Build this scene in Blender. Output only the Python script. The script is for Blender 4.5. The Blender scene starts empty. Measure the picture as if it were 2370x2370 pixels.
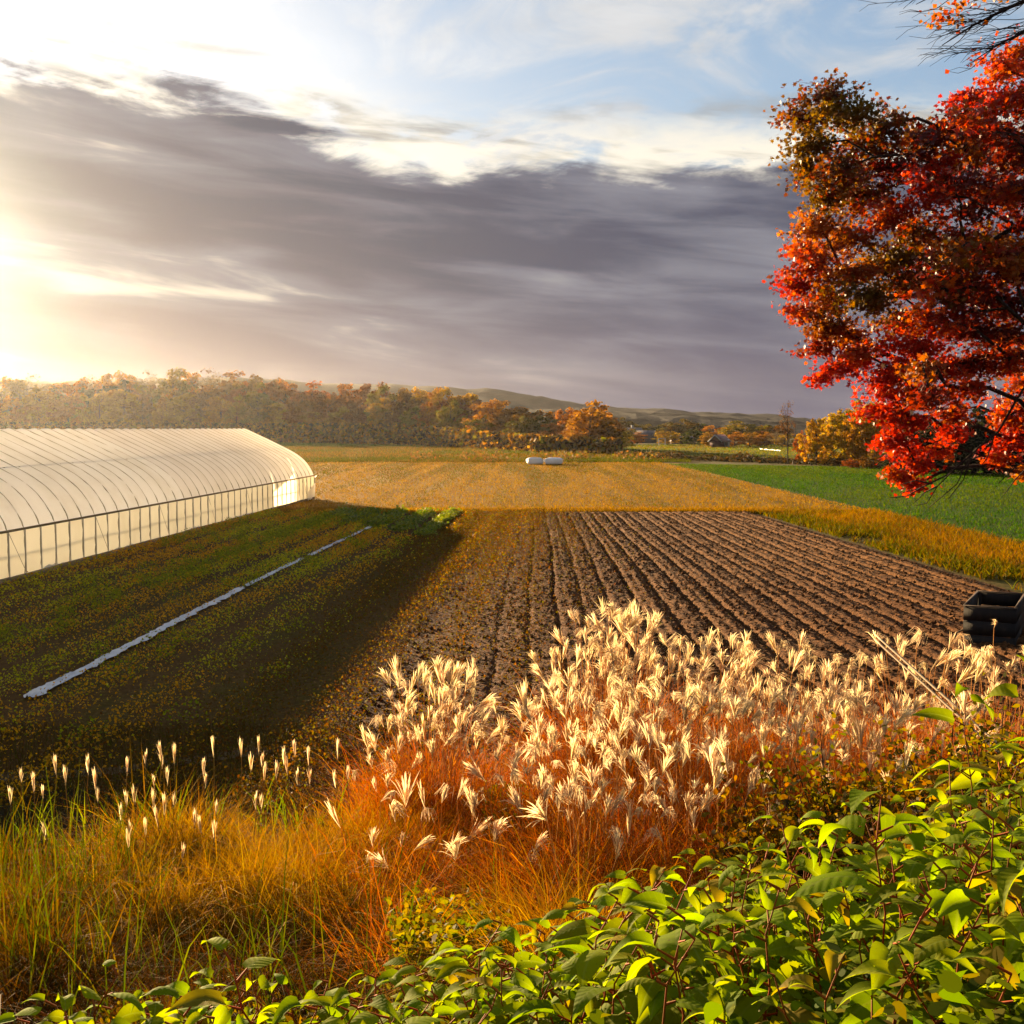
import bpy, math, random
import numpy as np
from mathutils import Vector, Matrix, Quaternion

R = math.radians
rng = np.random.default_rng(11)
random.seed(11)
scene = bpy.context.scene
C = scene.collection

# ------------------------------------------------------------------ camera
F = 2661.0            # focal length in photograph pixels (2370 square)
CAMZ = 4.6
PITCH = math.atan2(193.0, F)
cam_data = bpy.data.cameras.new('camera')
cam_data.sensor_width = 36.0
cam_data.lens = 36.0 * F / 2370.0
cam_data.clip_start = 0.05
cam_data.clip_end = 20000
cam = bpy.data.objects.new('camera', cam_data)
C.objects.link(cam)
cam.location = (0, 0, CAMZ)
cam.rotation_euler = (math.pi / 2 - PITCH, 0, 0)
scene.camera = cam

# ------------------------------------------------------------------ light
SUN_AZ, SUN_EL = R(-28.4), R(7.6)
SUN_DIR = Vector((math.sin(SUN_AZ) * math.cos(SUN_EL), math.cos(SUN_AZ) * math.cos(SUN_EL), math.sin(SUN_EL)))
sun_data = bpy.data.lights.new('sun', 'SUN')
sun_data.energy = 5.0
sun_data.angle = R(0.55)
sun_data.color = (1.0, 0.71, 0.38)
sun = bpy.data.objects.new('sun', sun_data)
C.objects.link(sun)
sun.rotation_euler = SUN_DIR.to_track_quat('Z', 'Y').to_euler()

EXPOSURE = 2.3
K = 1.0 / (2 ** EXPOSURE)      # sky radiances below are written as seen in the picture, then divided by the exposure
vs = scene.view_settings
vs.view_transform = 'Standard'
vs.look = 'None'
vs.exposure = EXPOSURE
vs.gamma = 1.0
vs.use_curve_mapping = False
scene.render.engine = 'CYCLES'
scene.cycles.use_denoising = True
scene.cycles.max_bounces = 7
scene.cycles.diffuse_bounces = 4
scene.cycles.glossy_bounces = 2
scene.cycles.transmission_bounces = 5
scene.cycles.transparent_max_bounces = 8
scene.cycles.volume_bounces = 0
scene.cycles.caustics_reflective = False
scene.cycles.caustics_refractive = False
scene.cycles.sample_clamp_indirect = 4.0


def tone(c, al=0.55, sat=1.20):
    """surface colours were noted a little high and grey; bring them to their base values"""
    c = np.asarray(c, float)
    lum = (c * np.array([0.3, 0.55, 0.15])).sum(-1, keepdims=True)
    return np.clip(al * (lum + sat * (c - lum)), 0.002, 0.9)


class NT:
    """short-hand for building node trees"""
    def __init__(self, tree):
        self.t = tree
        self.n = tree.nodes
        self.l = tree.links

    def put(self, sock, v):
        if v is None:
            return
        if isinstance(v, bpy.types.NodeSocket):
            self.l.new(v, sock)
        else:
            sock.default_value = v

    def m(self, op, a, b=None, c=None, clamp=False):
        n = self.n.new('ShaderNodeMath')
        n.operation = op
        n.use_clamp = clamp
        self.put(n.inputs[0], a)
        self.put(n.inputs[1], b)
        self.put(n.inputs[2], c)
        return n.outputs[0]

    def step(self, x, a, b, lo=0.0, hi=1.0):
        n = self.n.new('ShaderNodeMapRange')
        n.interpolation_type = 'SMOOTHSTEP'
        self.put(n.inputs['Value'], x)
        for k, v in (('From Min', a), ('From Max', b), ('To Min', lo), ('To Max', hi)):
            self.put(n.inputs[k], v)
        return n.outputs[0]

    def xyz(self, x, y, z):
        n = self.n.new('ShaderNodeCombineXYZ')
        for i, v in enumerate((x, y, z)):
            self.put(n.inputs[i], v)
        return n.outputs[0]

    def sep(self, v):
        n = self.n.new('ShaderNodeSeparateXYZ')
        self.put(n.inputs[0], v)
        return n.outputs

    def noise(self, vec, scale, detail=4.0, rough=0.55, dist=0.0):
        n = self.n.new('ShaderNodeTexNoise')
        self.put(n.inputs['Vector'], vec)
        n.inputs['Scale'].default_value = scale
        n.inputs['Detail'].default_value = detail
        n.inputs['Roughness'].default_value = rough
        n.inputs['Distortion'].default_value = dist
        return n.outputs['Fac']

    def mix(self, f, a, b, mode='MIX'):
        n = self.n.new('ShaderNodeMix')
        n.data_type = 'RGBA'
        n.blend_type = mode
        n.clamp_factor = True
        self.put(n.inputs[0], f)
        self.put(n.inputs[6], a)
        self.put(n.inputs[7], b)
        return n.outputs[2]

    def scale(self, col, k):
        n = self.n.new('ShaderNodeVectorMath')
        n.operation = 'SCALE'
        self.put(n.inputs[0], col)
        self.put(n.inputs['Scale'], k)
        return n.outputs[0]

    def add(self, a, b):
        n = self.n.new('ShaderNodeVectorMath')
        n.operation = 'ADD'
        self.put(n.inputs[0], a)
        self.put(n.inputs[1], b)
        return n.outputs[0]


# ------------------------------------------------------------------ sky
def build_world():
    w = bpy.data.worlds.new('World')
    scene.world = w
    w.use_nodes = True
    t = NT(w.node_tree)
    t.n.clear()
    out = t.n.new('ShaderNodeOutputWorld')
    bg = t.n.new('ShaderNodeBackground')
    t.l.new(bg.outputs[0], out.inputs[0])
    sky = t.n.new('ShaderNodeTexSky')
    sky.sky_type = 'NISHITA'
    sky.sun_disc = False
    sky.sun_elevation = SUN_EL
    sky.sun_rotation = SUN_AZ
    sky.air_density = 1.0
    sky.dust_density = 1.2
    sky.ozone_density = 1.5
    tc = t.n.new('ShaderNodeTexCoord').outputs['Generated']
    x, y, z = t.sep(tc)
    az = t.m('MULTIPLY', t.m('ARCTAN2', x, y), 180 / math.pi)
    el = t.m('MULTIPLY', t.m('ARCSINE', z), 180 / math.pi)
    # angle to the sun
    dp = t.n.new('ShaderNodeVectorMath')
    dp.operation = 'DOT_PRODUCT'
    t.put(dp.inputs[0], tc)
    dp.inputs[1].default_value = SUN_DIR
    th = t.m('MULTIPLY', t.m('ARCCOSINE', t.m('MINIMUM', dp.outputs['Value'], 0.999999)), 180 / math.pi)

    def lobe(width, amp):
        return t.m('MULTIPLY', t.m('EXPONENT', t.m('MULTIPLY', th, -1.0 / width)), amp)
    # streaked cloud coordinates: long along azimuth, dipping a little to the right
    tilt = t.m('ADD', el, t.m('MULTIPLY', az, 0.10))
    st = t.xyz(t.m('MULTIPLY', az, 0.040), t.m('MULTIPLY', tilt, 0.26), 3.7)
    st2 = t.xyz(t.m('MULTIPLY', az, 0.11), t.m('MULTIPLY', tilt, 0.72), 9.1)
    wisp = t.xyz(t.m('MULTIPLY', az, 0.085), t.m('MULTIPLY', t.m('SUBTRACT', el, t.m('MULTIPLY', az, 0.12)), 0.24), 21.3)
    fine = t.xyz(t.m('MULTIPLY', az, 0.20), t.m('MULTIPLY', el, 0.60), 5.0)
    n_st = t.noise(st, 1.0, 5.0, 0.5, 0.6)
    n_st2 = t.noise(st2, 1.0, 5.0, 0.52, 0.4)
    n_w = t.noise(wisp, 1.0, 8.0, 0.62, 0.7)
    n_f = t.noise(fine, 1.0, 8.0, 0.60, 0.35)
    # ---- upper sky: nishita blue with thin bright cloud
    blue = t.scale(sky.outputs[0], 0.05)
    blue = t.mix(0.6, blue, (0.24 * K, 0.36 * K, 0.56 * K, 1))
    thin = t.step(n_w, 0.43, 0.66)
    thin = t.m('MAXIMUM', thin, t.step(t.m('ADD', th, t.m('MULTIPLY', t.m('SUBTRACT', n_w, 0.5), 18.0)), 25.0, 14.0))
    cloud_l = t.m('ADD', t.m('MULTIPLY', t.m('ADD', 0.50, t.m('MULTIPLY', n_f, 0.36)), K), t.m('MULTIPLY', lobe(9.0, 2.2), K))
    cloud_c = t.scale((1.0, 1.0, 1.0), cloud_l)
    upper = t.mix(t.m('MULTIPLY', thin, 0.92), blue, cloud_c)
    upper = t.add(upper, t.scale((1.0, 1.0, 0.98), t.m('MULTIPLY', lobe(7.5, 1.8), K)))
    # ---- broken white rim of the bank
    top = t.m('ADD', 12.3, t.step(az, -3.0, -17.0, 0.0, 3.3))
    wob = t.m('MULTIPLY', t.m('SUBTRACT', n_f, 0.5), 4.2)
    wob2 = t.m('MULTIPLY', t.m('SUBTRACT', n_st2, 0.5), 3.0)
    dtop = t.m('SUBTRACT', t.m('ADD', t.m('ADD', el, wob), wob2), top)
    rim = t.m('MULTIPLY', t.step(dtop, 3.4, 1.2), t.step(n_f, 0.36, 0.54))
    rim_c = t.mix(t.step(n_st2, 0.36, 0.56), (0.40 * K, 0.38 * K, 0.35 * K, 1), (1.00 * K, 0.93 * K, 0.78 * K, 1))
    rim_c = t.add(rim_c, t.scale((1.0, 0.93, 0.78), t.m('MULTIPLY', lobe(9.0, 1.6), K)))
    upper = t.mix(rim, upper, rim_c)
    # ---- the grey bank
    low = t.step(el, 9.0, 0.0)
    dark = t.mix(low, (0.082 * K, 0.090 * K, 0.142 * K, 1), (0.118 * K, 0.118 * K, 0.190 * K, 1))
    lite = t.mix(low, (0.26 * K, 0.262 * K, 0.31 * K, 1), (0.195 * K, 0.185 * K, 0.245 * K, 1))
    s = t.m('ADD', t.m('MULTIPLY', n_st, 0.50), t.m('MULTIPLY', n_st2, 0.50))
    bank = t.mix(t.step(s, 0.40, 0.63), dark, lite)
    bank = t.mix(t.m('MULTIPLY', t.step(s, 0.55, 0.66), t.step(th, 36, 10)), bank, (0.80 * K, 0.74 * K, 0.58 * K, 1))
    bank = t.add(bank, t.scale((1.0, 0.90, 0.66), t.m('MULTIPLY', lobe(8.0, 0.28), K)))
    bank = t.add(bank, t.scale((1.0, 0.92, 0.60), t.m('MULTIPLY', lobe(2.0, 6.0), K)))
    mask = t.step(dtop, 0.55, -0.65)
    col = t.mix(mask, upper, bank)
    below = t.step(el, -0.5, -3.0)
    col = t.mix(below, col, (0.10 * K, 0.085 * K, 0.06 * K, 1))
    t.put(bg.inputs['Color'], col)
    bg.inputs['Strength'].default_value = 1.0


build_world()


# ------------------------------------------------------------------ helpers
def at(u, v, Y):
    """world point seen at photograph pixel (u, v) at world depth Y"""
    dx = (u - 1185.0) / F
    dv = (1185.0 - v) / F
    dy = math.cos(PITCH) + dv * math.sin(PITCH)
    dz = -math.sin(PITCH) + dv * math.cos(PITCH)
    k = Y / dy
    return Vector((dx * k, Y, CAMZ + dz * k))


def on_ground(u, v, z=0.0):
    dx = (u - 1185.0) / F
    dv = (1185.0 - v) / F
    dy = math.cos(PITCH) + dv * math.sin(PITCH)
    dz = -math.sin(PITCH) + dv * math.cos(PITCH)
    k = (z - CAMZ) / dz
    return Vector((dx * k, dy * k, z))


def px_u(x, y):
    return 1185.0 + F * x / y


def smooth(x, a, b):
    t = np.clip((x - a) / (b - a), 0, 1)
    return t * t * (3 - 2 * t)


def bank_z(x, y):
    """height of the roadside bank that falls away from the camera to the field"""
    x = np.asarray(x, float)
    y = np.asarray(y, float)
    z = 3.0 * np.exp(-np.power(np.maximum(y, 0) / 5.5, 1.6))
    z = z + 0.45 * smooth(x, 1.2, 4.0) * np.exp(-np.power(np.maximum(y, 0) / 6.5, 2.2))
    z = z + 0.05 * np.sin(1.7 * x + 0.6 * y) * np.exp(-y / 12) + 0.03 * np.sin(3.9 * x - 2.3 * y) * np.exp(-y / 12)
    return z


def tag(o, label=None, cat=None, group=None, kind=None):
    if label:
        o['label'] = label
    if cat:
        o['category'] = cat
    if group:
        o['group'] = group
    if kind:
        o['kind'] = kind
    return o


def empty(name, loc=(0, 0, 0), rz=0.0):
    o = bpy.data.objects.new(name, None)
    o.empty_display_size = 0.2
    o.location = loc
    o.rotation_euler = (0, 0, rz)
    C.objects.link(o)
    return o


def np_mesh(name, verts, faces, cols=None, uvs=None, smooth_shade=False):
    """verts (N,3); faces: list of arrays (M,k) ; cols (N,3) per-vertex colour"""
    verts = np.asarray(verts, np.float32)
    if isinstance(faces, np.ndarray):
        faces = [faces]
    me = bpy.data.meshes.new(name)
    nl = sum(f.size for f in faces)
    nf = sum(len(f) for f in faces)
    me.vertices.add(len(verts))
    me.vertices.foreach_set('co', verts.ravel())
    me.loops.add(nl)
    me.polygons.add(nf)
    li = np.concatenate([f.ravel() for f in faces]).astype(np.int32)
    tot = np.concatenate([np.full(len(f), f.shape[1], np.int32) for f in faces])
    start = np.concatenate([[0], np.cumsum(tot)[:-1]]).astype(np.int32)
    me.loops.foreach_set('vertex_index', li)
    me.polygons.foreach_set('loop_start', start)
    me.polygons.foreach_set('loop_total', tot)
    if smooth_shade:
        me.polygons.foreach_set('use_smooth', np.ones(nf, bool))
    me.update(calc_edges=True)
    me.validate()
    if cols is not None:
        a = me.attributes.new('Col', 'FLOAT_COLOR', 'POINT')
        c4 = np.ones((len(verts), 4), np.float32)
        c4[:, :3] = cols
        a.data.foreach_set('color', c4.ravel())
    if uvs is not None:
        uv = me.uv_layers.new(name='UVMap')
        uv.data.foreach_set('uv', np.asarray(uvs, np.float32)[li].ravel())
    return me


def link(name, me, mat=None, parent=None, loc=None, rot=None, scl=None):
    o = bpy.data.objects.new(name, me)
    if mat is not None and not me.materials:
        me.materials.append(mat)
    C.objects.link(o)
    if parent is not None:
        o.parent = parent
    if loc is not None:
        o.location = loc
    if rot is not None:
        if isinstance(rot, Quaternion):
            o.rotation_mode = 'QUATERNION'
            o.rotation_quaternion = rot
        else:
            o.rotation_euler = rot
    if scl is not None:
        o.scale = scl if hasattr(scl, '__len__') else (scl,) * 3
    return o


class MB:
    """collects simple shapes into one mesh"""
    def __init__(self):
        self.v = []
        self.f3 = []
        self.f4 = []
        self.c = []

    def quad_pts(self, pts, col=(1, 1, 1)):
        b = len(self.v)
        self.v += [tuple(p) for p in pts]
        self.c += [col] * len(pts)
        if len(pts) == 4:
            self.f4.append((b, b + 1, b + 2, b + 3))
        else:
            self.f3.append((b, b + 1, b + 2))

    def box(self, c, s, rot=None, col=(1, 1, 1)):
        b = len(self.v)
        for dx in (-.5, .5):
            for dy in (-.5, .5):
                for dz in (-.5, .5):
                    p = Vector((dx * s[0], dy * s[1], dz * s[2]))
                    if rot is not None:
                        p = rot @ p
                    self.v.append(tuple(p + Vector(c)))
                    self.c.append(col)
        for q in ((0, 1, 3, 2), (4, 6, 7, 5), (0, 4, 5, 1), (2, 3, 7, 6), (0, 2, 6, 4), (1, 5, 7, 3)):
            self.f4.append(tuple(b + i for i in q))

    def bar(self, a, d, w, h, col=(1, 1, 1)):
        a = Vector(a)
        d = Vector(d)
        ax = d - a
        q = ax.to_track_quat('X', 'Z').to_matrix()
        self.box((a + d) / 2, (ax.length, w, h), q, col)

    def tube(self, pts, radii, n=6, col=(1, 1, 1), cap=True):
        pts = [Vector(p) for p in pts]
        if not hasattr(radii, '__len__'):
            radii = [radii] * len(pts)
        b = len(self.v)
        ref = Vector((0.31, 0.2, 0.93))
        for i, p in enumerate(pts):
            d = (pts[min(i + 1, len(pts) - 1)] - pts[max(i - 1, 0)])
            if d.length < 1e-9:
                d = Vector((0, 0, 1))
            d.normalize()
            if abs(d.dot(ref)) > 0.95:
                ref = Vector((0.9, 0.3, 0.1))
            s = d.cross(ref).normalized()
            t = d.cross(s)
            for k in range(n):
                a = 2 * math.pi * k / n
                self.v.append(tuple(p + (s * math.cos(a) + t * math.sin(a)) * radii[i]))
                self.c.append(col)
        for i in range(len(pts) - 1):
            for k in range(n):
                k2 = (k + 1) % n
                self.f4.append((b + i * n + k, b + i * n + k2, b + (i + 1) * n + k2, b + (i + 1) * n + k))
        if cap:
            for i, ring in ((0, b), (1, b + (len(pts) - 1) * n)):
                for k in range(1, n - 1):
                    self.f3.append((ring, ring + k, ring + k + 1))

    def mesh(self, name, smooth_shade=False, cols=False):
        fs = []
        if self.f4:
            fs.append(np.array(self.f4, np.int32))
        if self.f3:
            fs.append(np.array(self.f3, np.int32))
        return np_mesh(name, self.v, fs, np.array(self.c) if cols else None, smooth_shade=smooth_shade)

    def build(self, name, mat, parent=None, smooth_shade=False, cols=False, **kw):
        return link(name, self.mesh(name, smooth_shade, cols), mat, parent, **kw)


# ------------------------------------------------------------------ materials
MATS = {}


def new_mat(name):
    m = bpy.data.materials.new(name)
    m.use_nodes = True
    t = NT(m.node_tree)
    t.n.clear()
    out = t.n.new('ShaderNodeOutputMaterial')
    MATS[name] = m
    return m, t, out


def foliage(name, color=None, trans=0.45, rough=0.6, hue=0.03, val=0.35, spec=0.15, tsat=1.15, veins=False, bright_t=1.25):
    """thin leaf: light reflected from one side, light let through from the other"""
    m, t, out = new_mat(name)
    if color is None:
        a = t.n.new('ShaderNodeAttribute')
        a.attribute_name = 'Col'
        col = a.outputs['Color']
    else:
        col = t.n.new('ShaderNodeRGB')
        col.outputs[0].default_value = (*tone(color), 1)
        col = col.outputs[0]
    oi = t.n.new('ShaderNodeObjectInfo').outputs['Random']
    h = t.n.new('ShaderNodeHueSaturation')
    t.put(h.inputs['Hue'], t.m('ADD', 0.5 - hue / 2, t.m('MULTIPLY', oi, hue)))
    r2 = t.m('FRACT', t.m('MULTIPLY', oi, 17.31))
    t.put(h.inputs['Value'], t.m('ADD', 1.0 - val / 2, t.m('MULTIPLY', r2, val)))
    t.put(h.inputs['Color'], col)
    col = h.outputs[0]
    bs = t.n.new('ShaderNodeBsdfPrincipled')
    bs.inputs['Roughness'].default_value = rough
    bs.inputs['Specular IOR Level'].default_value = spec
    if veins:
        uv = t.n.new('ShaderNodeUVMap').outputs[0]
        ux, uy, _ = t.sep(uv)
        ax = t.m('ABSOLUTE', t.m('SUBTRACT', ux, 0.5))
        ph = t.m('MULTIPLY', t.m('SUBTRACT', uy, t.m('MULTIPLY', ax, 0.75)), 2 * math.pi * 8.0)
        wv = t.m('SINE', ph)
        vein = t.step(wv, 0.86, 1.0)
        mid = t.step(ax, 0.035, 0.012)
        vm = t.m('MAXIMUM', t.m('MULTIPLY', vein, 0.45), mid)
        bl = t.noise(uv, 5.0, 4.0)
        col = t.mix(t.m('MULTIPLY', t.step(bl, 0.5, 0.75), 0.5), col, t.mix(1.0, col, (0.75, 0.85, 0.4, 1), 'MULTIPLY'))
        col = t.mix(t.m('MULTIPLY', vm, 0.5), col, (0.22, 0.27, 0.05, 1))
        col = t.mix(t.m('MULTIPLY', t.step(t.m('FRACT', t.m('MULTIPLY', oi, 53.7)), 0.90, 0.96), 0.8), col, (0.26, 0.17, 0.015, 1))
        spot = t.m('MAXIMUM', t.step(t.noise(uv, 14.0, 3.0), 0.66, 0.72), t.m('MULTIPLY', t.step(ax, 0.20, 0.34), t.step(t.noise(uv, 7.0, 4.0), 0.52, 0.62)))
        col = t.mix(t.m('MULTIPLY', spot, 0.7), col, (0.11, 0.06, 0.02, 1))
        bp = t.n.new('ShaderNodeBump')
        bp.inputs['Strength'].default_value = 0.12
        bp.inputs['Distance'].default_value = 0.003
        t.put(bp.inputs['Height'], t.m('MULTIPLY', wv, -1.0))
        t.l.new(bp.outputs[0], bs.inputs['Normal'])
    t.put(bs.inputs['Base Color'], col)
    tr = t.n.new('ShaderNodeBsdfTranslucent')
    hs = t.n.new('ShaderNodeHueSaturation')
    hs.inputs['Saturation'].default_value = tsat
    hs.inputs['Value'].default_value = bright_t
    t.put(hs.inputs['Color'], col)
    t.l.new(hs.outputs[0], tr.inputs['Color'])
    mx = t.n.new('ShaderNodeMixShader')
    mx.inputs[0].default_value = trans
    t.l.new(bs.outputs[0], mx.inputs[1])
    t.l.new(tr.outputs[0], mx.inputs[2])
    shader = mx.outputs[0]
    if veins:
        # holes eaten by insects, on some leaves only
        off = t.n.new('ShaderNodeVectorMath')
        off.operation = 'ADD'
        t.put(off.inputs[0], uv)
        t.put(off.inputs[1], t.xyz(t.m('MULTIPLY', oi, 31.0), t.m('MULTIPLY', oi, 17.0), 0.0))
        hole = t.step(t.noise(off.outputs[0], 5.5, 2.0), 0.715, 0.72)
        tp = t.n.new('ShaderNodeBsdfTransparent')
        hx = t.n.new('ShaderNodeMixShader')
        t.put(hx.inputs[0], hole)
        t.l.new(shader, hx.inputs[1])
        t.l.new(tp.outputs[0], hx.inputs[2])
        shader = hx.outputs[0]
    t.l.new(shader, out.inputs[0])
    return m


def solid(name, c1, c2=None, scale=6.0, rough=0.75, bump=0.3, bdist=0.01, stretch=(1, 1, 1), spec=0.3, attr=False):
    m, t, out = new_mat(name)
    tc = t.n.new('ShaderNodeTexCoord').outputs['Object']
    mp = t.n.new('ShaderNodeMapping')
    mp.inputs['Scale'].default_value = stretch
    t.l.new(tc, mp.inputs[0])
    n = t.noise(mp.outputs[0], scale, 6.0, 0.6)
    bs = t.n.new('ShaderNodeBsdfPrincipled')
    bs.inputs['Roughness'].default_value = rough
    bs.inputs['Specular IOR Level'].default_value = spec
    c2 = tuple(tone(c2 or tuple(x * 0.6 for x in c1)))
    c1 = tuple(tone(c1))
    col = t.mix(t.step(n, 0.3, 0.7), (*c2, 1), (*c1, 1))
    if attr:
        a = t.n.new('ShaderNodeAttribute')
        a.attribute_name = 'Col'
        col = t.mix(1.0, col, a.outputs['Color'], 'MULTIPLY')
    t.put(bs.inputs['Base Color'], col)
    if bump:
        bp = t.n.new('ShaderNodeBump')
        bp.inputs['Strength'].default_value = bump
        bp.inputs['Distance'].default_value = bdist
        t.put(bp.inputs['Height'], n)
        t.l.new(bp.outputs[0], bs.inputs['Normal'])
    t.l.new(bs.outputs[0], out.inputs[0])
    return m


def field_mat(name, cols, big=0.05, mid=0.6, fine=9.0, stretch=(1, 1, 1), rot=0.0, bump=0.7, bdist=0.08, streak=0.0, streak_scale=(1.2, 0.03), across=None):
    """dry grass, turf or soil seen from afar: three scales of colour and a rough relief"""
    m, t, out = new_mat(name)
    tc = t.n.new('ShaderNodeTexCoord').outputs['Object']
    mp = t.n.new('ShaderNodeMapping')
    mp.inputs['Scale'].default_value = stretch
    mp.inputs['Rotation'].default_value = (0, 0, rot)
    t.l.new(tc, mp.inputs[0])
    v = mp.outputs[0]
    nb = t.noise(v, big, 4.0, 0.6, 0.4)
    nm = t.noise(v, mid, 5.0, 0.62)
    nf = t.noise(tc, fine, 4.0, 0.65)
    a, b, c = [(*tone(x), 1) for x in cols]
    col = t.mix(t.step(nb, 0.36, 0.62), a, b)
    col = t.mix(t.m('MULTIPLY', t.step(nm, 0.48, 0.68), 0.75), col, c)
    if streak:
        mp2 = t.n.new('ShaderNodeMapping')
        mp2.inputs['Scale'].default_value = (streak_scale[0], streak_scale[1], 1)
        mp2.inputs['Rotation'].default_value = (0, 0, rot)
        t.l.new(tc, mp2.inputs[0])
        ns = t.noise(mp2.outputs[0], 1.0, 4.0, 0.6)
        col = t.mix(t.m('MULTIPLY', t.step(ns, 0.45, 0.62), streak), col, c)
    if across:
        px, py, _ = t.sep(tc)
        sx = t.m('ADD', t.m('SUBTRACT', px, t.m('MULTIPLY', t.m('SUBTRACT', py, 50.0), 0.03)), t.m('MULTIPLY', t.m('SUBTRACT', nb, 0.5), 6.0))
        col = t.mix(t.step(sx, across[0], across[1]), (*tone(across[2]), 1), col)
    col = t.mix(t.step(nf, 0.30, 0.72), t.mix(1.0, col, (0.55, 0.52, 0.5, 1), 'MULTIPLY'), col)
    bs = t.n.new('ShaderNodeBsdfPrincipled')
    bs.inputs['Roughness'].default_value = 0.95
    bs.inputs['Specular IOR Level'].default_value = 0.05
    t.put(bs.inputs['Base Color'], col)
    bp = t.n.new('ShaderNodeBump')
    bp.inputs['Strength'].default_value = bump
    bp.inputs['Distance'].default_value = bdist
    t.put(bp.inputs['Height'], t.m('ADD', t.m('MULTIPLY', nf, 0.7), t.m('MULTIPLY', nm, 0.8)))
    t.l.new(bp.outputs[0], bs.inputs['Normal'])
    t.l.new(bs.outputs[0], out.inputs[0])
    return m


def film(name, col, trans=0.6, wrinkle=0.5, rough=0.35):
    m, t, out = new_mat(name)
    tc = t.n.new('ShaderNodeTexCoord').outputs['Object']
    mp = t.n.new('ShaderNodeMapping')
    mp.inputs['Scale'].default_value = (3.0, 1.1, 3.0)
    mp.inputs['Rotation'].default_value = (0, 0.5, 0.3)
    t.l.new(tc, mp.inputs[0])
    n = t.noise(mp.outputs[0], 1.6, 6.0, 0.6, 0.8)
    dirt = t.noise(tc, 0.5, 5.0, 0.6)
    c = t.mix(t.m('MULTIPLY', t.step(dirt, 0.4, 0.75), 0.5), (*col, 1), (col[0] * 0.78, col[1] * 0.74, col[2] * 0.66, 1))
    bs = t.n.new('ShaderNodeBsdfPrincipled')
    bs.inputs['Roughness'].default_value = rough
    bs.inputs['Specular IOR Level'].default_value = 0.5
    t.put(bs.inputs['Base Color'], c)
    bp = t.n.new('ShaderNodeBump')
    bp.inputs['Strength'].default_value = wrinkle
    bp.inputs['Distance'].default_value = 0.09
    t.put(bp.inputs['Height'], n)
    t.l.new(bp.outputs[0], bs.inputs['Normal'])
    tr = t.n.new('ShaderNodeBsdfTranslucent')
    t.put(tr.inputs['Color'], c)
    mx = t.n.new('ShaderNodeMixShader')
    mx.inputs[0].default_value = trans
    t.l.new(bs.outputs[0], mx.inputs[1])
    t.l.new(tr.outputs[0], mx.inputs[2])
    t.l.new(mx.outputs[0], out.inputs[0])
    return m


bark = solid('bark', (0.075, 0.055, 0.042), (0.03, 0.022, 0.018), 5.0, 0.9, 0.8, 0.03, (3, 3, 0.6), 0.1)
bark_pale = solid('bark_pale', (0.28, 0.24, 0.19), (0.13, 0.11, 0.09), 5.0, 0.9, 0.6, 0.03, (3, 3, 0.6), 0.1)
M_blade = foliage('grass_blade', None, 0.36, 0.7, 0.0, 0.0, 0.03, 1.1)
M_leafcol = foliage('leaf_coloured', None, 0.55, 0.65, 0.0, 0.0, 0.05, 1.1, False, 1.35)
M_tree = foliage('tree_leaf', None, 0.45, 0.7, 0.035, 0.45, 0.08, 1.1, False, 1.1)


# ------------------------------------------------------------------ vegetation helpers
def blade_strips(base, height, width, lean, curl, yaw, c_low, c_top, segs=3):
    """grass blades as tapering, bending strips. all inputs are arrays over blades"""
    n = len(base)
    base = np.asarray(base, float)
    dirx, diry = np.cos(lean[:, 0]), np.sin(lean[:, 0])
    amt = lean[:, 1]
    sx, sy = np.cos(yaw), np.sin(yaw)
    V, CC = [], []
    for k in range(segs + 1):
        t = k / segs
        off = height * (amt * t + curl * t * t * t)
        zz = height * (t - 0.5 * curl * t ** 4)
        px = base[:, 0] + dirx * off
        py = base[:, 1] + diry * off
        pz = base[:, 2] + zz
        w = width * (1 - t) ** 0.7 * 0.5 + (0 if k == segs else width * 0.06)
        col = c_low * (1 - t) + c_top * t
        if k < segs:
            V.append(np.stack([px - sx * w, py - sy * w, pz], 1))
            V.append(np.stack([px + sx * w, py + sy * w, pz], 1))
            CC += [col, col]
        else:
            V.append(np.stack([px, py, pz], 1))
            CC.append(col)
    m = 2 * segs + 1
    V = np.stack(V, 1).reshape(-1, 3)
    CC = np.stack(CC, 1).reshape(-1, 3)
    b = (np.arange(n) * m)[:, None]
    quads = [b + np.array([[2 * k, 2 * k + 1, 2 * k + 3, 2 * k + 2]]) for k in range(segs - 1)]
    tri = b + np.array([[2 * segs - 2, 2 * segs - 1, 2 * segs]])
    fs = []
    if quads:
        fs.append(np.concatenate(quads).astype(np.int32))
    fs.append(tri.astype(np.int32))
    return V, fs, CC


def mixcols(cols, n, jitter=0.18):
    cols = np.array(cols, float)
    w = rng.integers(0, len(cols), n)
    c = cols[w] * (1 + rng.normal(0, jitter, (n, 1)))
    c = tone(c * (1 + rng.normal(0, 0.06, (n, 3))))
    return np.clip(c, 0.002, 0.95)


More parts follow.
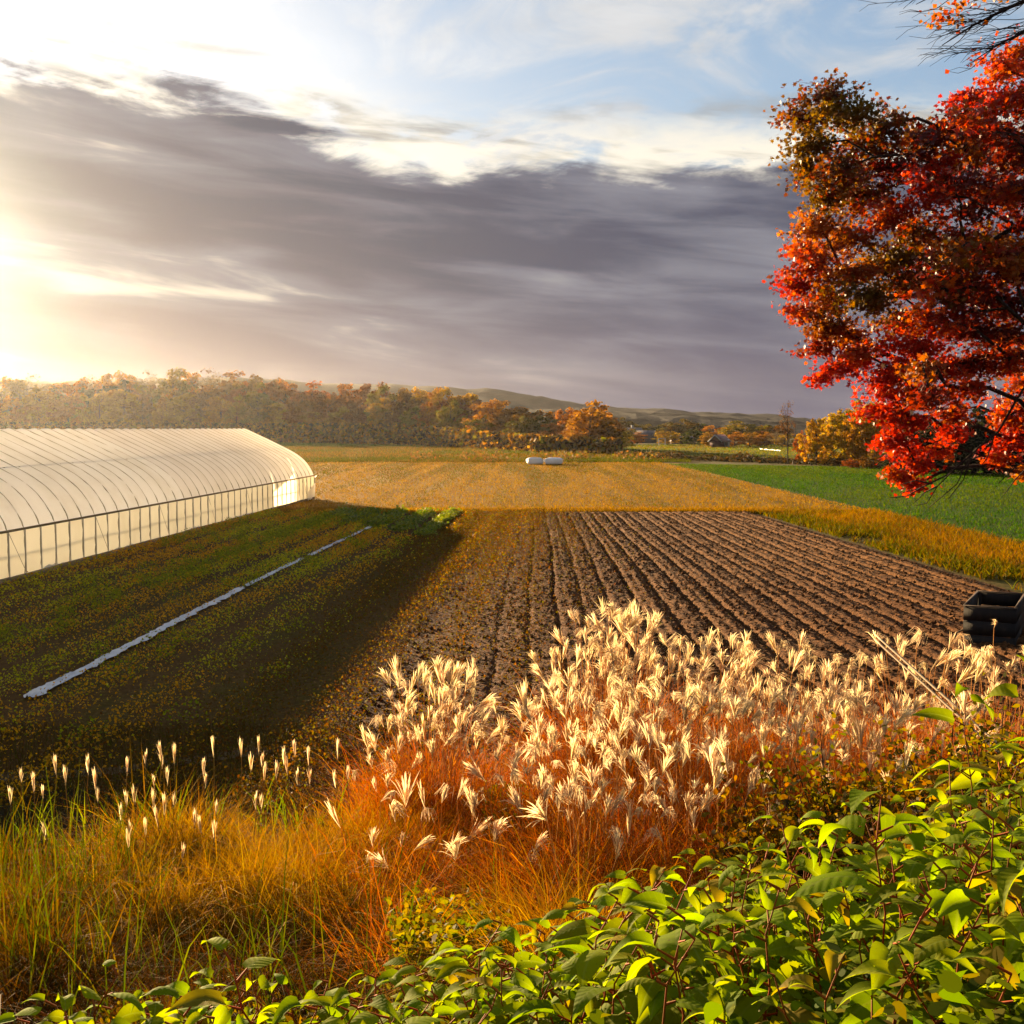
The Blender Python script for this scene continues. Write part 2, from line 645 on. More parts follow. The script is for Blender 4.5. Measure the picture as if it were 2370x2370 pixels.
def grass_mesh(name, pts, h, w, cols, low=0.55, curl=(0.0, 0.5), lean=0.25, segs=3, hv=0.3, lean_dir=None, patch=None):
    n = len(pts)
    hh = h * (1 + rng.normal(0, hv, n))
    hh = np.clip(hh, 0.2 * np.mean(h), None)
    ww = w * rng.uniform(0.6, 1.3, n)
    ld = rng.uniform(0, 2 * np.pi, n) if lean_dir is None else lean_dir + rng.normal(0, 0.9, n)
    la = np.abs(rng.normal(0, lean, n))
    cu = rng.uniform(curl[0], curl[1], n)
    yaw = rng.normal(0, 0.7, n)
    ct = mixcols(cols, n)
    if patch is not None:
        pc, sx_, sy_ = patch
        q = np.sin(pts[:, 0] * sx_ + 1.3 * np.sin(pts[:, 1] * sy_ * 1.7)) + np.sin(pts[:, 1] * sy_ + 0.8 * np.sin(pts[:, 0] * sx_ * 0.6)) + 0.7 * np.sin(pts[:, 0] * sx_ * 2.9 - pts[:, 1] * sy_ * 0.5)
        k = (q + rng.normal(0, 0.7, n)) > 0.25
        ct[k] = mixcols(pc, int(k.sum()))
    V, fs, CC = blade_strips(pts, hh, ww, np.stack([ld, la], 1), cu, yaw, ct * low, ct, segs)  # blade feet darkened a little, ground shade mixed into their colour
    return np_mesh(name, V, fs, CC)


def leaf_faces(pos, nrm, size, aspect=0.7, fold=0.25):
    """one small folded four-triangle leaf per position: arrays (n,3),(n,3),(n,)"""
    n = len(pos)
    nrm = nrm / (np.linalg.norm(nrm, axis=1, keepdims=True) + 1e-9)
    r = rng.normal(size=(n, 3))
    a = np.cross(nrm, r)
    a /= (np.linalg.norm(a, axis=1, keepdims=True) + 1e-9)
    b = np.cross(nrm, a)
    s = size[:, None]
    p0 = pos - a * s * 0.5
    p1 = pos + a * s * 0.5
    l = pos + b * s * aspect * 0.5 + nrm * s * fold * 0.5 - a * s * 0.08
    q = pos - b * s * aspect * 0.5 + nrm * s * fold * 0.5 - a * s * 0.08
    V = np.stack([p0, l, p1, q], 1).reshape(-1, 3)
    i = (np.arange(n) * 4)[:, None]
    f = np.concatenate([i + np.array([[0, 2, 1]]), i + np.array([[0, 3, 2]])]).astype(np.int32)
    return V, f


OVAL = [(-.5, 0, 0), (-.44, .18, .03), (-.26, .29, .05), (-.02, .28, .06), (.22, .16, .03), (.38, .06, -.01), (.52, 0, -.06), (.38, -.06, -.01), (.22, -.16, .03), (-.02, -.28, .06), (-.26, -.29, .05), (-.44, -.18, .03)]
MAPLE = [(-.5, 0, 0), (-.30, .16, .05), (-.28, .48, .10), (0.02, .22, .04), (.16, .44, .08), (.20, .12, .02), (.5, 0, -.08), (.20, -.12, .02), (.16, -.44, .08), (0.02, -.22, .04), (-.28, -.48, .10), (-.30, -.16, .05)]


def lobed_leaves(pos, nrm, size, outline, tipdown=0.0):
    n = len(pos)
    m = len(outline)
    nrm = nrm / (np.linalg.norm(nrm, axis=1, keepdims=True) + 1e-9)
    r = rng.normal(size=(n, 3)) + np.array([0, 0, -tipdown])
    a = r - nrm * np.sum(r * nrm, 1, keepdims=True)
    a /= (np.linalg.norm(a, axis=1, keepdims=True) + 1e-9)
    b = np.cross(nrm, a)
    s = size[:, None]
    V = np.stack([pos + (a * x + b * y + nrm * z) * s for x, y, z in outline], 1).reshape(-1, 3)
    f = (np.arange(n) * m)[:, None] + np.arange(m)[None]
    return V, f.astype(np.int32)


# ================================================================== SETTING
# ------------------------------------------------------------------ ground sheets
def sheet(name, poly, z, mat, kind='structure'):
    me = np_mesh(name, [(x, y, z) for x, y in poly], np.array([list(range(len(poly)))], np.int32))
    o = link(name, me, mat)
    o['kind'] = kind
    return o


def wavy_poly(corners, step=3.0, amp=0.35):
    out = []
    n = len(corners)
    for i in range(n):
        a = np.array(corners[i], float)
        b = np.array(corners[(i + 1) % n], float)
        L = np.linalg.norm(b - a)
        k = max(1, int(L / step))
        nn = np.array([-(b - a)[1], (b - a)[0]]) / L
        for j in range(k):
            p = a + (b - a) * j / k
            if j:
                p = p + nn * rng.normal(0, amp)
            out.append(tuple(p))
    return out


m_far = field_mat('far_meadow', [(0.20, 0.15, 0.045), (0.13, 0.15, 0.03), (0.24, 0.16, 0.05)], 0.02, 0.2, 3.0)
m_tan = field_mat('hay_stubble', [(0.40, 0.21, 0.045), (0.24, 0.16, 0.035), (0.52, 0.33, 0.10)], 0.035, 0.35, 5.0, (1, 0.35, 1), -0.05, 0.8, 0.08, 0.7, (0.45, 0.015))
m_green = field_mat('winter_rye', [(0.055, 0.125, 0.010), (0.080, 0.165, 0.012), (0.12, 0.16, 0.02)], 0.05, 0.5, 7.0)
m_weedy = field_mat('weedy_beds', [(0.15, 0.09, 0.025), (0.17, 0.08, 0.025), (0.13, 0.10, 0.02)], 0.12, 0.9, 7.0, (1, 0.35, 1), -0.05, 0.9, 0.12)
m_soil = field_mat('ploughed_soil', [(0.24, 0.118, 0.056), (0.31, 0.160, 0.076), (0.16, 0.074, 0.036)], 0.12, 1.6, 10.0, (1, 0.5, 1), -0.05, 1.0, 0.10, across=(-1.5, 4.0, (0.12, 0.048, 0.026)))
m_track = field_mat('dry_track', [(0.30, 0.20, 0.11), (0.22, 0.14, 0.07), (0.18, 0.12, 0.05)], 0.3, 1.5, 9.0)
m_brush = field_mat('brushy_margin', [(0.16, 0.12, 0.03), (0.22, 0.12, 0.045), (0.10, 0.12, 0.025)], 0.05, 0.5, 5.0)
m_lime = field_mat('far_pasture', [(0.14, 0.19, 0.02), (0.17, 0.20, 0.025), (0.22, 0.19, 0.04)], 0.02, 0.2, 4.0)
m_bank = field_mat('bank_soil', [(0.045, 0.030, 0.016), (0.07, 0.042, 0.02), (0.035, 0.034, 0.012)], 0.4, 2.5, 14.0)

# the one ground sheet out to the horizon
sheet('ground', [(-1600, -200), (1600, -200), (1600, 1300), (-1600, 1300)], -0.06, m_far)
AX = 0.0511           # the beds, the tunnel and the furrows run along this slope dx/dy


def bx(x, y):
    return (x + AX * (y - 50.0), y)


sheet('hay_field', wavy_poly([(-40, 63.5), (19.4, 62.0), (19.2, 30), (20.2, 30), (20.0, 64), (20.3, 96), (22.5, 156), (6, 160), (-60, 175), (-90, 210), (-60, 90)], 5, 0.3), -0.035, m_tan)
sheet('green_field', wavy_poly([(20.0, 24), (20.3, 96), (22.5, 153), (45, 137), (60, 112), (95, 95), (90, 20)], 5, 0.35), -0.030, m_green)
sheet('weedy_field', wavy_poly([(-40, 11), (-3.4, 11), (-2.6, 30), (-1.2, 63.0), (-40, 64)], 3, 0.25), -0.020, m_weedy)
sheet('margin_strip', wavy_poly([(13.2, 14), (13.0, 63), (19.6, 63), (19.8, 24), (30, 14)], 3, 0.3), -0.025, m_brush)
sheet('brushy_field', wavy_poly([(-130, 290), (-100, 205), (-60, 173), (6, 158), (24, 155), (32, 178), (20, 215), (-6, 265), (-30, 300)], 6, 1.0), -0.022, m_brush)
sheet('left_pasture', wavy_poly([(-260, 470), (-135, 288), (-30, 298), (-8, 262), (-14, 330), (-70, 440), (-120, 480)], 8, 1.0), -0.018, m_lime)
sheet('far_pasture', wavy_poly([(24, 185), (60, 172), (110, 240), (60, 300), (30, 330)], 6, 1.0), -0.028, m_lime)
tr = sheet('dirt_track', wavy_poly([tuple(on_ground(-60, 1812)[:2]), tuple(on_ground(240, 1795)[:2]), tuple(on_ground(480, 1762)[:2]), tuple(on_ground(700, 1732)[:2]),
                                    tuple(on_ground(900, 1712)[:2]), tuple(on_ground(900, 1698)[:2]), tuple(on_ground(700, 1716)[:2]), tuple(on_ground(480, 1745)[:2]),
                                    tuple(on_ground(240, 1776)[:2]), tuple(on_ground(-60, 1790)[:2])], 0.6, 0.05), -0.010, m_track)


# ------------------------------------------------------------------ bank (roadside slope under the camera)
def build_bank():
    xs = np.linspace(-16, 16, 129)
    ys = np.concatenate([np.linspace(-6, 0, 8)[:-1], np.linspace(0, 17, 120)])
    X, Y = np.meshgrid(xs, ys)
    Z = bank_z(X, Y) - 0.012 + 0.035 * np.sin(X * 5.1 + Y * 3.3) * np.sin(Y * 4.7 - X * 2.2) * np.exp(-np.maximum(Y, 0) / 9) - 0.10 * smooth(Y, 13, 17)
    V = np.stack([X, Y, Z], -1).reshape(-1, 3)
    ny, nx = X.shape
    i = np.arange(ny - 1)[:, None] * nx + np.arange(nx - 1)[None]
    f = np.stack([i, i + 1, i + nx + 1, i + nx], -1).reshape(-1, 4).astype(np.int32)
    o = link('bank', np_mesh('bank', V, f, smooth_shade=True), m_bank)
    o['kind'] = 'structure'


build_bank()


# ------------------------------------------------------------------ ploughed field: real ridges and furrows
def plough_x(s, y):
    """s 0..1 across the field; rows fan out a little towards the camera on the right"""
    far = -1.9 + s * (13.1 + 1.9)
    slope = 0.030 + s ** 1.3 * (-0.036 - 0.030)
    return far + slope * (y - 62.0)


SOIL = {}


def soil_z(sv, y):
    z = SOIL['z']
    tt = 1 - np.clip(1 - (62.6 - y) / 50.1, 0, 1) ** 0.8
    return z[np.clip((tt * (z.shape[0] - 1)).astype(int), 0, z.shape[0] - 1), np.clip((sv * (z.shape[1] - 1)).astype(int), 0, z.shape[1] - 1)]


def build_plough():
    ns, nt = 460, 380
    s = np.linspace(0, 1, ns)
    # closer rows of vertices near the camera
    t = np.linspace(0, 1, nt)
    y = 62.6 - (62.6 - 12.5) * (1 - (1 - t) ** 1.25)
    S, Y = np.meshgrid(s, y)
    wob = 0.0030 * np.sin(Y * 0.21 + S * 7) + 0.0010 * np.sin(Y * 0.83 + S * 31)
    X = plough_x(S + wob * 0.0, Y)
    Sw = S + wob
    phase = Sw * 25.0
    k = np.floor(phase).astype(int)
    fr = phase - k
    amp_t = rng.uniform(0.10, 0.22, 64)
    amp_t[[5, 8, 9, 11, 14, 16, 19, 22]] = [0.24, 0.22, 0.24, 0.2, 0.22, 0.2, 0.2, 0.2]
    amp_t[:9] = [0.03, 0.03, 0.03, 0.04, 0.04, 0.06, 0.13, 0.06, 0.10]
    prof = np.where(fr < 0.28, np.cos(fr / 0.28 * 2 * np.pi) * 0.5 - 0.5, 0.12 * np.sin((fr - 0.28) / 0.72 * np.pi) + 0.05 * np.sin((fr - 0.28) / 0.72 * 4 * np.pi))
    A = amp_t[np.clip(k, 0, 63)]
    Z = prof * A * (1.0 + 0.22 * np.sin(Y * 0.7 + k * 1.7) + 0.14 * np.sin(Y * 1.9 + k * 4.1))
    # clods
    cl = rng.normal(0, 1, Z.shape)
    for ax in (0, 1):
        cl = (cl + np.roll(cl, 1, ax) + np.roll(cl, -1, ax)) / 3
    cl2 = rng.normal(0, 1, Z.shape)
    Z = Z + cl * 0.022 + cl2 * 0.009
    edge = np.minimum(np.minimum(S * 3.6, (1 - S) * 14), np.minimum(t[:, None], 1 - t[:, None]) * 25)
    Z = (Z + 0.21) * smooth(edge, 0, 1) + 0.01
    SOIL['z'] = Z
    Xe = X + rng.normal(0, 0.03, X.shape)
    V = np.stack([Xe, Y, Z], -1).reshape(-1, 3)
    i = np.arange(nt - 1)[:, None] * ns + np.arange(ns - 1)[None]
    f = np.stack([i, i + 1, i + ns + 1, i + ns], -1).reshape(-1, 4)[:, ::-1].astype(np.int32)
    o = link('ploughed_field', np_mesh('ploughed_field', V, f), m_soil)
    o['kind'] = 'structure'


build_plough()


def build_clods():
    n = 12000
    y = 13 + 49 * rng.uniform(0, 1, n) ** 1.4
    sv = rng.uniform(0.04, 0.985, n)
    x = plough_x(sv, y)
    r = rng.uniform(0.015, 0.055, n)[:, None]
    o = np.array([(1, 0, 0), (0, 1, 0), (-1, 0, 0), (0, -1, 0), (0, 0, 1), (0, 0, -1)], float)
    c = np.stack([x, y, soil_z(sv, y) + 0.01], 1)
    V = (c[:, None, :] + o[None] * r[:, None] * (1 + rng.normal(0, 0.3, (n, 6, 1)))).reshape(-1, 3)
    f = np.array([(0, 1, 4), (1, 2, 4), (2, 3, 4), (3, 0, 4), (1, 0, 5), (2, 1, 5), (3, 2, 5), (0, 3, 5)])
    F3 = ((np.arange(n) * 6)[:, None, None] + f[None]).reshape(-1, 3).astype(np.int32)
    tag(link('soil_clods', np_mesh('soil_clods', V, F3), m_soil), 'small clods lying on the ploughed soil', 'soil', None, 'stuff')


build_clods()


# ------------------------------------------------------------------ hills
def build_hills():
    def ridge(pts, dist, depth, name, seed, extra):
        us = np.linspace(-1600, 4000, 260)
        pu = [p[0] for p in pts]
        pv = [p[1] for p in pts]
        r = np.random.default_rng(seed)
        ph = r.uniform(0, 6, 6)
        top = np.interp(us, pu, pv)
        for i, (fr, am) in enumerate(((0.004, 4), (0.009, 3), (0.021, 1.6), (0.05, 0.9), (0.11, 0.5), (0.23, 0.4))):
            top = top + am * np.sin(us * fr + ph[i])
        x = (us - 1185) / F * dist
        h = np.maximum(CAMZ + (992 - top - 9) / F * dist, 4)
        rows = 14
        V = []
        for j in range(rows + 1):
            q = j / rows
            zz = h * (math.sin(q * math.pi / 2)) ** 1.2
            yy = dist - depth * (1 - q) + 18 * np.sin(us * 0.012 + j * 0.8)
            zz = zz + r.normal(0, 1.0, len(us)) * 0.6 * min(1, q * 3) - (3 if j == 0 else 0)
            V.append(np.stack([x * (yy / dist), yy, zz], 1))
        V.append(np.stack([x, np.full_like(x, dist + extra), np.full_like(x, -2.0)], 1))
        n = len(us)
        V = np.concatenate(V)
        i = np.arange(rows + 1)[:, None] * n + np.arange(n - 1)[None]
        f = np.stack([i, i + 1, i + n + 1, i + n], -1).reshape(-1, 4).astype(np.int32)
        o = link(name, np_mesh(name, V, f), m_hill)
        o['kind'] = 'structure'
    m_hill = solid('hill_forest', (0.045, 0.036, 0.030), (0.020, 0.022, 0.020), 0.05, 0.95, 0.8, 4.0, (1, 1, 1), 0.05)
    ridge([(-1600, 880), (0, 872), (500, 868), (660, 872), (1140, 903), (1410, 931), (1840, 956), (1960, 963), (2600, 970), (4000, 960)], 1080, 330, 'hills', 3, 150)
    ridge([(-1600, 940), (900, 945), (1300, 944), (1500, 953), (1760, 962), (2000, 972), (2300, 965), (4000, 960)], 820, 220, 'hills', 5, 100)


build_hills()


# ================================================================== GREENHOUSE (high tunnel)
def build_tunnel():
    eave = 1.52
    hw = 4.6
    base = Vector((-15.2 + AX * (75.7 - 34.1), 75.7, 0))      # far end of the side wall nearest the camera
    ang = math.atan(AX)
    root = empty('greenhouse', base - Vector((hw * math.cos(ang), -hw * math.sin(ang), 0)), -ang)
    tag(root, 'long arched greenhouse tunnel covered in translucent white plastic film beside the field', 'greenhouse')
    # local: x across (+x = side towards the beds), y = along (0 at far end, negative towards camera)
    half = [(hw, 0.0), (hw + 0.02, 0.55), (hw, eave), (4.40, 1.98), (4.02, 2.50), (3.45, 2.95), (2.7, 3.36), (1.8, 3.80), (0.9, 4.22), (0.25, 4.52), (0, 4.60)]
    prof = half + [(-x, z) for x, z in half[-2::-1]]
    N = 54
    sp = 1.06
    steel = solid('galvanised_steel', (0.85, 0.76, 0.56), (0.66, 0.58, 0.42), 4.0, 0.5, 0.1, 0.002)
    wood = solid('weathered_board', (0.40, 0.30, 0.16), (0.26, 0.18, 0.09), 4.0, 0.85, 0.5, 0.01, (4, 0.4, 4))
    f_near = film('film_near', (0.97, 0.96, 0.94), 0.78, 1.0)
    f_far = film('film_far', (0.93, 0.89, 0.84), 0.72, 0.5)
    f_side = film('film_side', (0.94, 0.89, 0.70), 0.80, 0.4)
    f_end = film('film_end', (0.82, 0.79, 0.72), 0.55, 0.5)
    def dense(pr, k=3):
        # Catmull-Rom so that the arch is smooth
        P = [np.array(p) for p in pr]
        P = [2 * P[0] - P[1]] + P + [2 * P[-1] - P[-2]]
        out = []
        for i in range(1, len(P) - 2):
            for j in range(k):
                t = j / k
                a, b, c, d = P[i - 1], P[i], P[i + 1], P[i + 2]
                out.append(0.5 * (2 * b + (c - a) * t + (2 * a - 5 * b + 4 * c - d) * t * t + (3 * b - a - 3 * c + d) * t ** 3))
        out.append(P[-2])
        return [tuple(o) for o in out]
    # hoops: one shared mesh, one object each
    mb = MB()
    mb.tube([(x, 0, z + 0.004) for x, z in dense(prof, 3)], 0.022, 5)
    hoop = mb.mesh('hoop', True)
    for k in range(N):
        link('hoop', hoop, steel, root, (0, -k * sp, 0))

    # roof film: sags a little between the hoops
    def skin(name, y0, y1, pr, mat, sag=0.045, off=0.010, sub=4, wr=0.002):
        ks = np.arange(y0 * sub, y1 * sub + 1) / sub
        pr = np.array(pr)
        d = np.gradient(pr, axis=0)
        nrm = np.stack([d[:, 1], -d[:, 0]], 1)
        nrm /= np.linalg.norm(nrm, axis=1, keepdims=True)
        c = np.array([0, 1.8])
        sgn = np.sign(np.sum(nrm * (pr - c), 1))
        nrm *= np.where(sgn == 0, 1, sgn)[:, None]
        V = []
        for q in ks:
            s = -sag * math.sin(math.pi * (q % 1.0)) ** 2 + off
            P = pr + nrm * (s + rng.normal(0, wr, (len(pr), 1)))
            V.append(np.stack([P[:, 0], np.full(len(pr), -q * sp), P[:, 1]], 1))
        n = len(pr)
        V = np.concatenate(V)
        i = np.arange(len(ks) - 1)[:, None] * n + np.arange(n - 1)[None]
        f = np.stack([i, i + 1, i + n + 1, i + n], -1).reshape(-1, 4).astype(np.int32)
        return link(name, np_mesh(name, V, f, smooth_shade=True), mat, root)
    roof = dense(half[2:] + [(-x, z) for x, z in half[-2:1:-1]])
    SEAM = 24
    a = skin('roof_sheet', 0, SEAM, roof, f_far, 0.04)
    a['label'] = 'duller far roof sheet with close ribs'
    b = skin('roof_sheet', SEAM, N - 1, roof, f_near, 0.05, 0.012, 4, 0.007)
    b['label'] = 'brighter wrinkled near roof sheet'
    for sx in (1, -1):
        # side curtain, a little loose, hanging from the eave rail; lower hem uneven
        ks = np.arange(0, (N - 1) * 4 + 1) / 4
        zs = np.linspace(0.10, eave - 0.02, 8)
        V = []
        for q in ks:
            hem = 0.05 * math.sin(q * 0.9) + 0.04 * math.sin(q * 2.3) + 0.03 * rng.normal()
            for j, z in enumerate(zs):
                w = (z - 0.1) / (eave - 0.12)
                zz = z + hem * (1 - w) ** 2
                xx = hw + 0.02 + 0.03 * math.sin(w * math.pi) * math.sin(math.pi * q) + 0.012 * rng.normal()
                V.append((sx * xx, -q * sp, zz))
        n = len(zs)
        i = np.arange(len(ks) - 1)[:, None] * n + np.arange(n - 1)[None]
        f = np.stack([i, i + 1, i + n + 1, i + n], -1).reshape(-1, 4).astype(np.int32)
        link('side_curtain', np_mesh('side_curtain', V, f, smooth_shade=True), f_side, root)
        mb = MB()
        mb.bar((sx * (hw + 0.05), 0.25, eave + 0.0), (sx * (hw + 0.05), -(N - 1) * sp, eave + 0.0), 0.04, 0.07)
        mb.build('eave_rail', wood, root)
        mb = MB()
        for k in range(0, N - 1, 3):
            mb.box((sx * (hw + 0.07), -(k + 1.5) * sp, 0.06 + 0.012 * (k % 2)), (0.05, 3 * sp - 0.02, 0.14))
        mb.build('base_board', wood, root)
        mb = MB()
        mb.tube([(sx * (hw - 0.10), -q * sp, 0.74 + 0.02 * math.sin(q)) for q in np.arange(0, N - 0.5, 1.0)], 0.022, 5)
        mb.build('side_rail', steel, root)
        # diagonal brace wires
        for k in range(2, N - 4, 6):
            mb = MB()
            mb.bar((sx * (hw + 0.06), -k * sp, 0.15), (sx * (hw + 0.06), -(k + 1) * sp, eave - 0.05), 0.012, 0.012)
            mb.build('brace', steel, root)
    # outside posts on the side facing the beds
    mb = MB()
    mb.tube([(0, 0, 0), (0, 0, eave)], 0.018, 6)
    post = mb.mesh('side_post', True)
    for k in range(N):
        link('side_post', post, steel, root, (hw + 0.055, -k * sp, 0))
    # purlins inside
    for x, z in ((0, 4.52), (2.7, 3.30), (-2.7, 3.30)):
        mb = MB()
        mb.tube([(x, 0, z), (x, -(N - 1) * sp, z)], 0.02, 5)
        mb.build('purlin', steel, root)
    # end walls with an open doorway through which the low sun comes in
    for yy in (0.03, -(N - 1) * sp - 0.03):
        mb = MB()
        door = 1.7
        arch = dense(half)
        for side in (1, -1):
            ring = [(side * x, z) for x, z in arch]
            for (x0, z0), (x1, z1) in zip(ring[:-1], ring[1:]):
                in0 = (side * door if abs(x0) > door else x0, z0 if abs(x0) > door else max(2.6, 2.6))
                in1 = (side * door if abs(x1) > door else x1, z1 if abs(x1) > door else max(2.6, 2.6))
                mb.quad_pts([(x0, yy, z0), (x1, yy, z1), (in1[0], yy, in1[1]), (in0[0], yy, in0[1])])
        mb.build('end_wall', f_end, root)
        mb = MB()
        mb.box((door, yy, 1.3), (0.09, 0.09, 2.6))
        mb.box((-door, yy, 1.3), (0.09, 0.09, 2.6))
        mb.box((0, yy, 2.65), (2 * door + 0.09, 0.09, 0.10))
        mb.build('door_frame', wood, root)
    mb = MB()
    mb.box((0, -(N - 1) * sp / 2, 0.03), (2 * hw - 0.3, (N - 1) * sp - 0.4, 0.02))  # pale floor sheet added to bounce light up onto the film
    mb.build('bounce_sheet', film('bounce_sheet', (0.62, 0.60, 0.54), 0.0, 0.6, 0.8), root)
    # loose tail of film at the far corner
    mb = MB()
    pts = [(hw + 0.05, 0.1, 0.05), (hw + 0.55, 0.25, 0.06), (hw + 0.35, 0.30, 0.75), (hw + 0.08, 0.12, 1.05)]
    mb.quad_pts([(hw + 0.05, 0.1, 0.05), (hw + 0.08, 0.12, 1.05), (hw + 0.11, -2.2, 0.55), (hw + 0.2, -2.6, 0.04)])
    mb.quad_pts([(hw + 0.03, 0.2, 1.45), (hw + 0.16, 0.3, 1.54), (hw + 0.12, 0.3, 1.44), (hw + 0.05, 0.2, 1.36)])
    o = mb.build('loose_flap', f_end, root)
    o['label'] = 'torn grey flap of film at the far corner'


build_tunnel()


# ================================================================== TREES
def tree_proto(seed, shape, cols, nclump=70, per=46, leaf=0.50, trunk=0.22, bare=False, core=0.28, twig=0.0):
    """canonical tree 10 m tall; returns (trunk mesh, crown mesh)"""
    r = np.random.default_rng(seed)
    mb = MB()
    h0 = shape.get('bole', 2.0)
    top = 10.0
    lean = r.normal(0, 0.25, 2)
    pts = [(0, 0, -0.2), (lean[0] * .2, lean[1] * .2, h0 * 0.5), (lean[0] * .5, lean[1] * .5, h0), (lean[0], lean[1], 6.0), (lean[0] * 1.2, lean[1] * 1.2, 9.0)]
    mb.tube(pts, [trunk * 1.25, trunk, trunk * .85, trunk * .45, trunk * .08], 7)
    cen = np.array([lean[0], lean[1], shape['cz']])
    rx, rz = shape['rx'], shape['rz']
    # clump centres fill an uneven ellipsoid
    d = r.normal(size=(nclump, 3))
    d /= np.linalg.norm(d, axis=1, keepdims=True)
    rad = core + (1 - core) * r.uniform(0, 1, nclump) ** 0.5
    bump = 1 + 0.22 * np.sin(d[:, 0] * 3.1 + seed) * np.cos(d[:, 1] * 2.7 + seed * 2) + r.normal(0, 0.07, nclump)
    cc = cen + d * (rad * bump)[:, None] * np.array([rx, rx, rz])
    cc[:, 2] = np.clip(cc[:, 2], shape.get('zmin', 1.2), 11)
    for i in range(0, nclump, 3):
        p = cc[i]
        z0 = max(h0 * 0.7, min(8.2, p[2] - 0.9 * np.hypot(*p[:2]) ** 0.8 - 0.2))
        k = (z0 - h0) / (6 - h0 + 1e-6)
        a = Vector((lean[0] * max(.5, min(1.1, k)), lean[1] * max(.5, min(1.1, k)), z0))
        b = Vector(p)
        mid = (a + b) / 2 + Vector((r.normal(0, .15), r.normal(0, .15), -0.15))
        mb.tube([a, mid, b], [trunk * .34, trunk * .2, trunk * .05], 4, cap=False)
        if twig:
            for _ in range(5):
                e = b + Vector(r.normal(0, 0.5, 3)) + Vector((0, 0, 0.45))
                mb.tube([mid.lerp(b, .6), e], [trunk * .08, trunk * .02], 3, cap=False)
    tm = mb.mesh('trunk', True)
    cl_r = shape.get('cr', 0.85)
    ids = np.repeat(np.arange(nclump), per)
    n = len(ids)
    off = r.normal(size=(n, 3))
    off /= np.linalg.norm(off, axis=1, keepdims=True)
    off *= (r.uniform(0, 1, n) ** 0.45)[:, None] * (cl_r * r.uniform(0.7, 1.25, nclump))[ids][:, None] * np.array([1, 1, 0.75])
    pos = cc[ids] + off
    pos[:, 2] = np.maximum(pos[:, 2], 0.25)
    nr = off + r.normal(size=(n, 3)) * 0.5 + np.array([0, 0, 0.4])
    sz = leaf * r.uniform(0.55, 1.25, n)
    cols = tone(cols)
    cidx = r.integers(0, len(cols), nclump)
    c = cols[cidx][ids]
    sw = r.uniform(0, 1, n) < 0.25
    c[sw] = cols[r.integers(0, len(cols), sw.sum())]
    c = c * (1 + r.normal(0, 0.18, (n, 1)))
    V, f = leaf_faces(pos, nr, sz, 0.8, 0.3)
    cm = np_mesh('crown', V, f, np.repeat(np.clip(c, 0.004, 0.9), 4, axis=0))
    tm.materials.append(bark if not bare else bark_pale)
    cm.materials.append(M_tree)
    return tm, cm


RUST = [(0.46, 0.16, 0.022), (0.38, 0.135, 0.022), (0.52, 0.20, 0.026)]
GOLD = [(0.56, 0.26, 0.02), (0.48, 0.22, 0.022), (0.62, 0.32, 0.026)]
OLIVE = [(0.24, 0.18, 0.028), (0.32, 0.21, 0.03), (0.20, 0.17, 0.025)]
BROWN = [(0.25, 0.12, 0.03), (0.30, 0.14, 0.03), (0.20, 0.10, 0.03)]
YELL = [(0.74, 0.42, 0.018), (0.64, 0.39, 0.02), (0.50, 0.36, 0.03)]
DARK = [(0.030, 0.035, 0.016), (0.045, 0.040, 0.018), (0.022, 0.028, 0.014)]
DGRN = [(0.075, 0.085, 0.022), (0.06, 0.075, 0.02), (0.10, 0.09, 0.025)]
REDB = [(0.40, 0.085, 0.015), (0.46, 0.13, 0.015), (0.32, 0.07, 0.02)]
GREY = [(0.24, 0.19, 0.11), (0.20, 0.16, 0.09), (0.27, 0.20, 0.12)]
round_ = dict(cz=5.9, rx=3.6, rz=4.0, bole=1.6)
wide_ = dict(cz=5.6, rx=4.5, rz=4.2, bole=1.4)
tall_ = dict(cz=5.9, rx=2.5, rz=4.2, bole=1.8)
low_ = dict(cz=4.9, rx=4.4, rz=4.8, bole=1.0, zmin=0.5)
PROTO = {}
for kk, (key, cols) in enumerate((('rust', RUST), ('gold', GOLD), ('olive', OLIVE), ('brown', BROWN), ('yellow', YELL), ('green', DGRN))):
    PROTO[key] = [tree_proto(20 + kk, wide_, cols, 90, 48), tree_proto(40 + kk, tall_, cols, 66, 48), tree_proto(60 + kk, low_, cols, 96, 46)]
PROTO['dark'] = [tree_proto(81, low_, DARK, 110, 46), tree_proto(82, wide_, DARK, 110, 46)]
PROTO['pale'] = [tree_proto(91, dict(cz=6.6, rx=3.4, rz=3.4, bole=2.6, cr=0.8), GREY, 54, 30, 0.26, 0.18, True, 0.3, 1.0)]
PROTO['bare'] = [tree_proto(92, dict(cz=6.9, rx=2.1, rz=3.2, bole=3.0, cr=0.55), [(0.30, 0.22, 0.12), (0.24, 0.13, 0.05)], 60, 12, 0.22, 0.15, False, 0.3, 1.0)]
PROTO['red'] = [tree_proto(93, low_, REDB, 70, 40)]


def plant_tree(name, key, var, u, vtop, Y, width_px, label, group, zg=0.0, cat='tree', sink=0.0):
    tm, cm = PROTO[key][var % len(PROTO[key])]
    g = at(u, vtop, Y)
    h = max(1.0, g.z - zg) + sink
    root = empty(name, (g.x, Y, zg - sink), random.uniform(0, 6.28))
    base_w = {0: 9.6, 1: 6.0, 2: 9.6}.get(var % 3, 9.0)
    wm = width_px / F * Y
    sx = wm / base_w
    root.scale = (sx, sx, h / 10.2)
    link('trunk', tm, None, root)
    link('crown', cm, None, root)
    tag(root, label, cat, group)
    return root


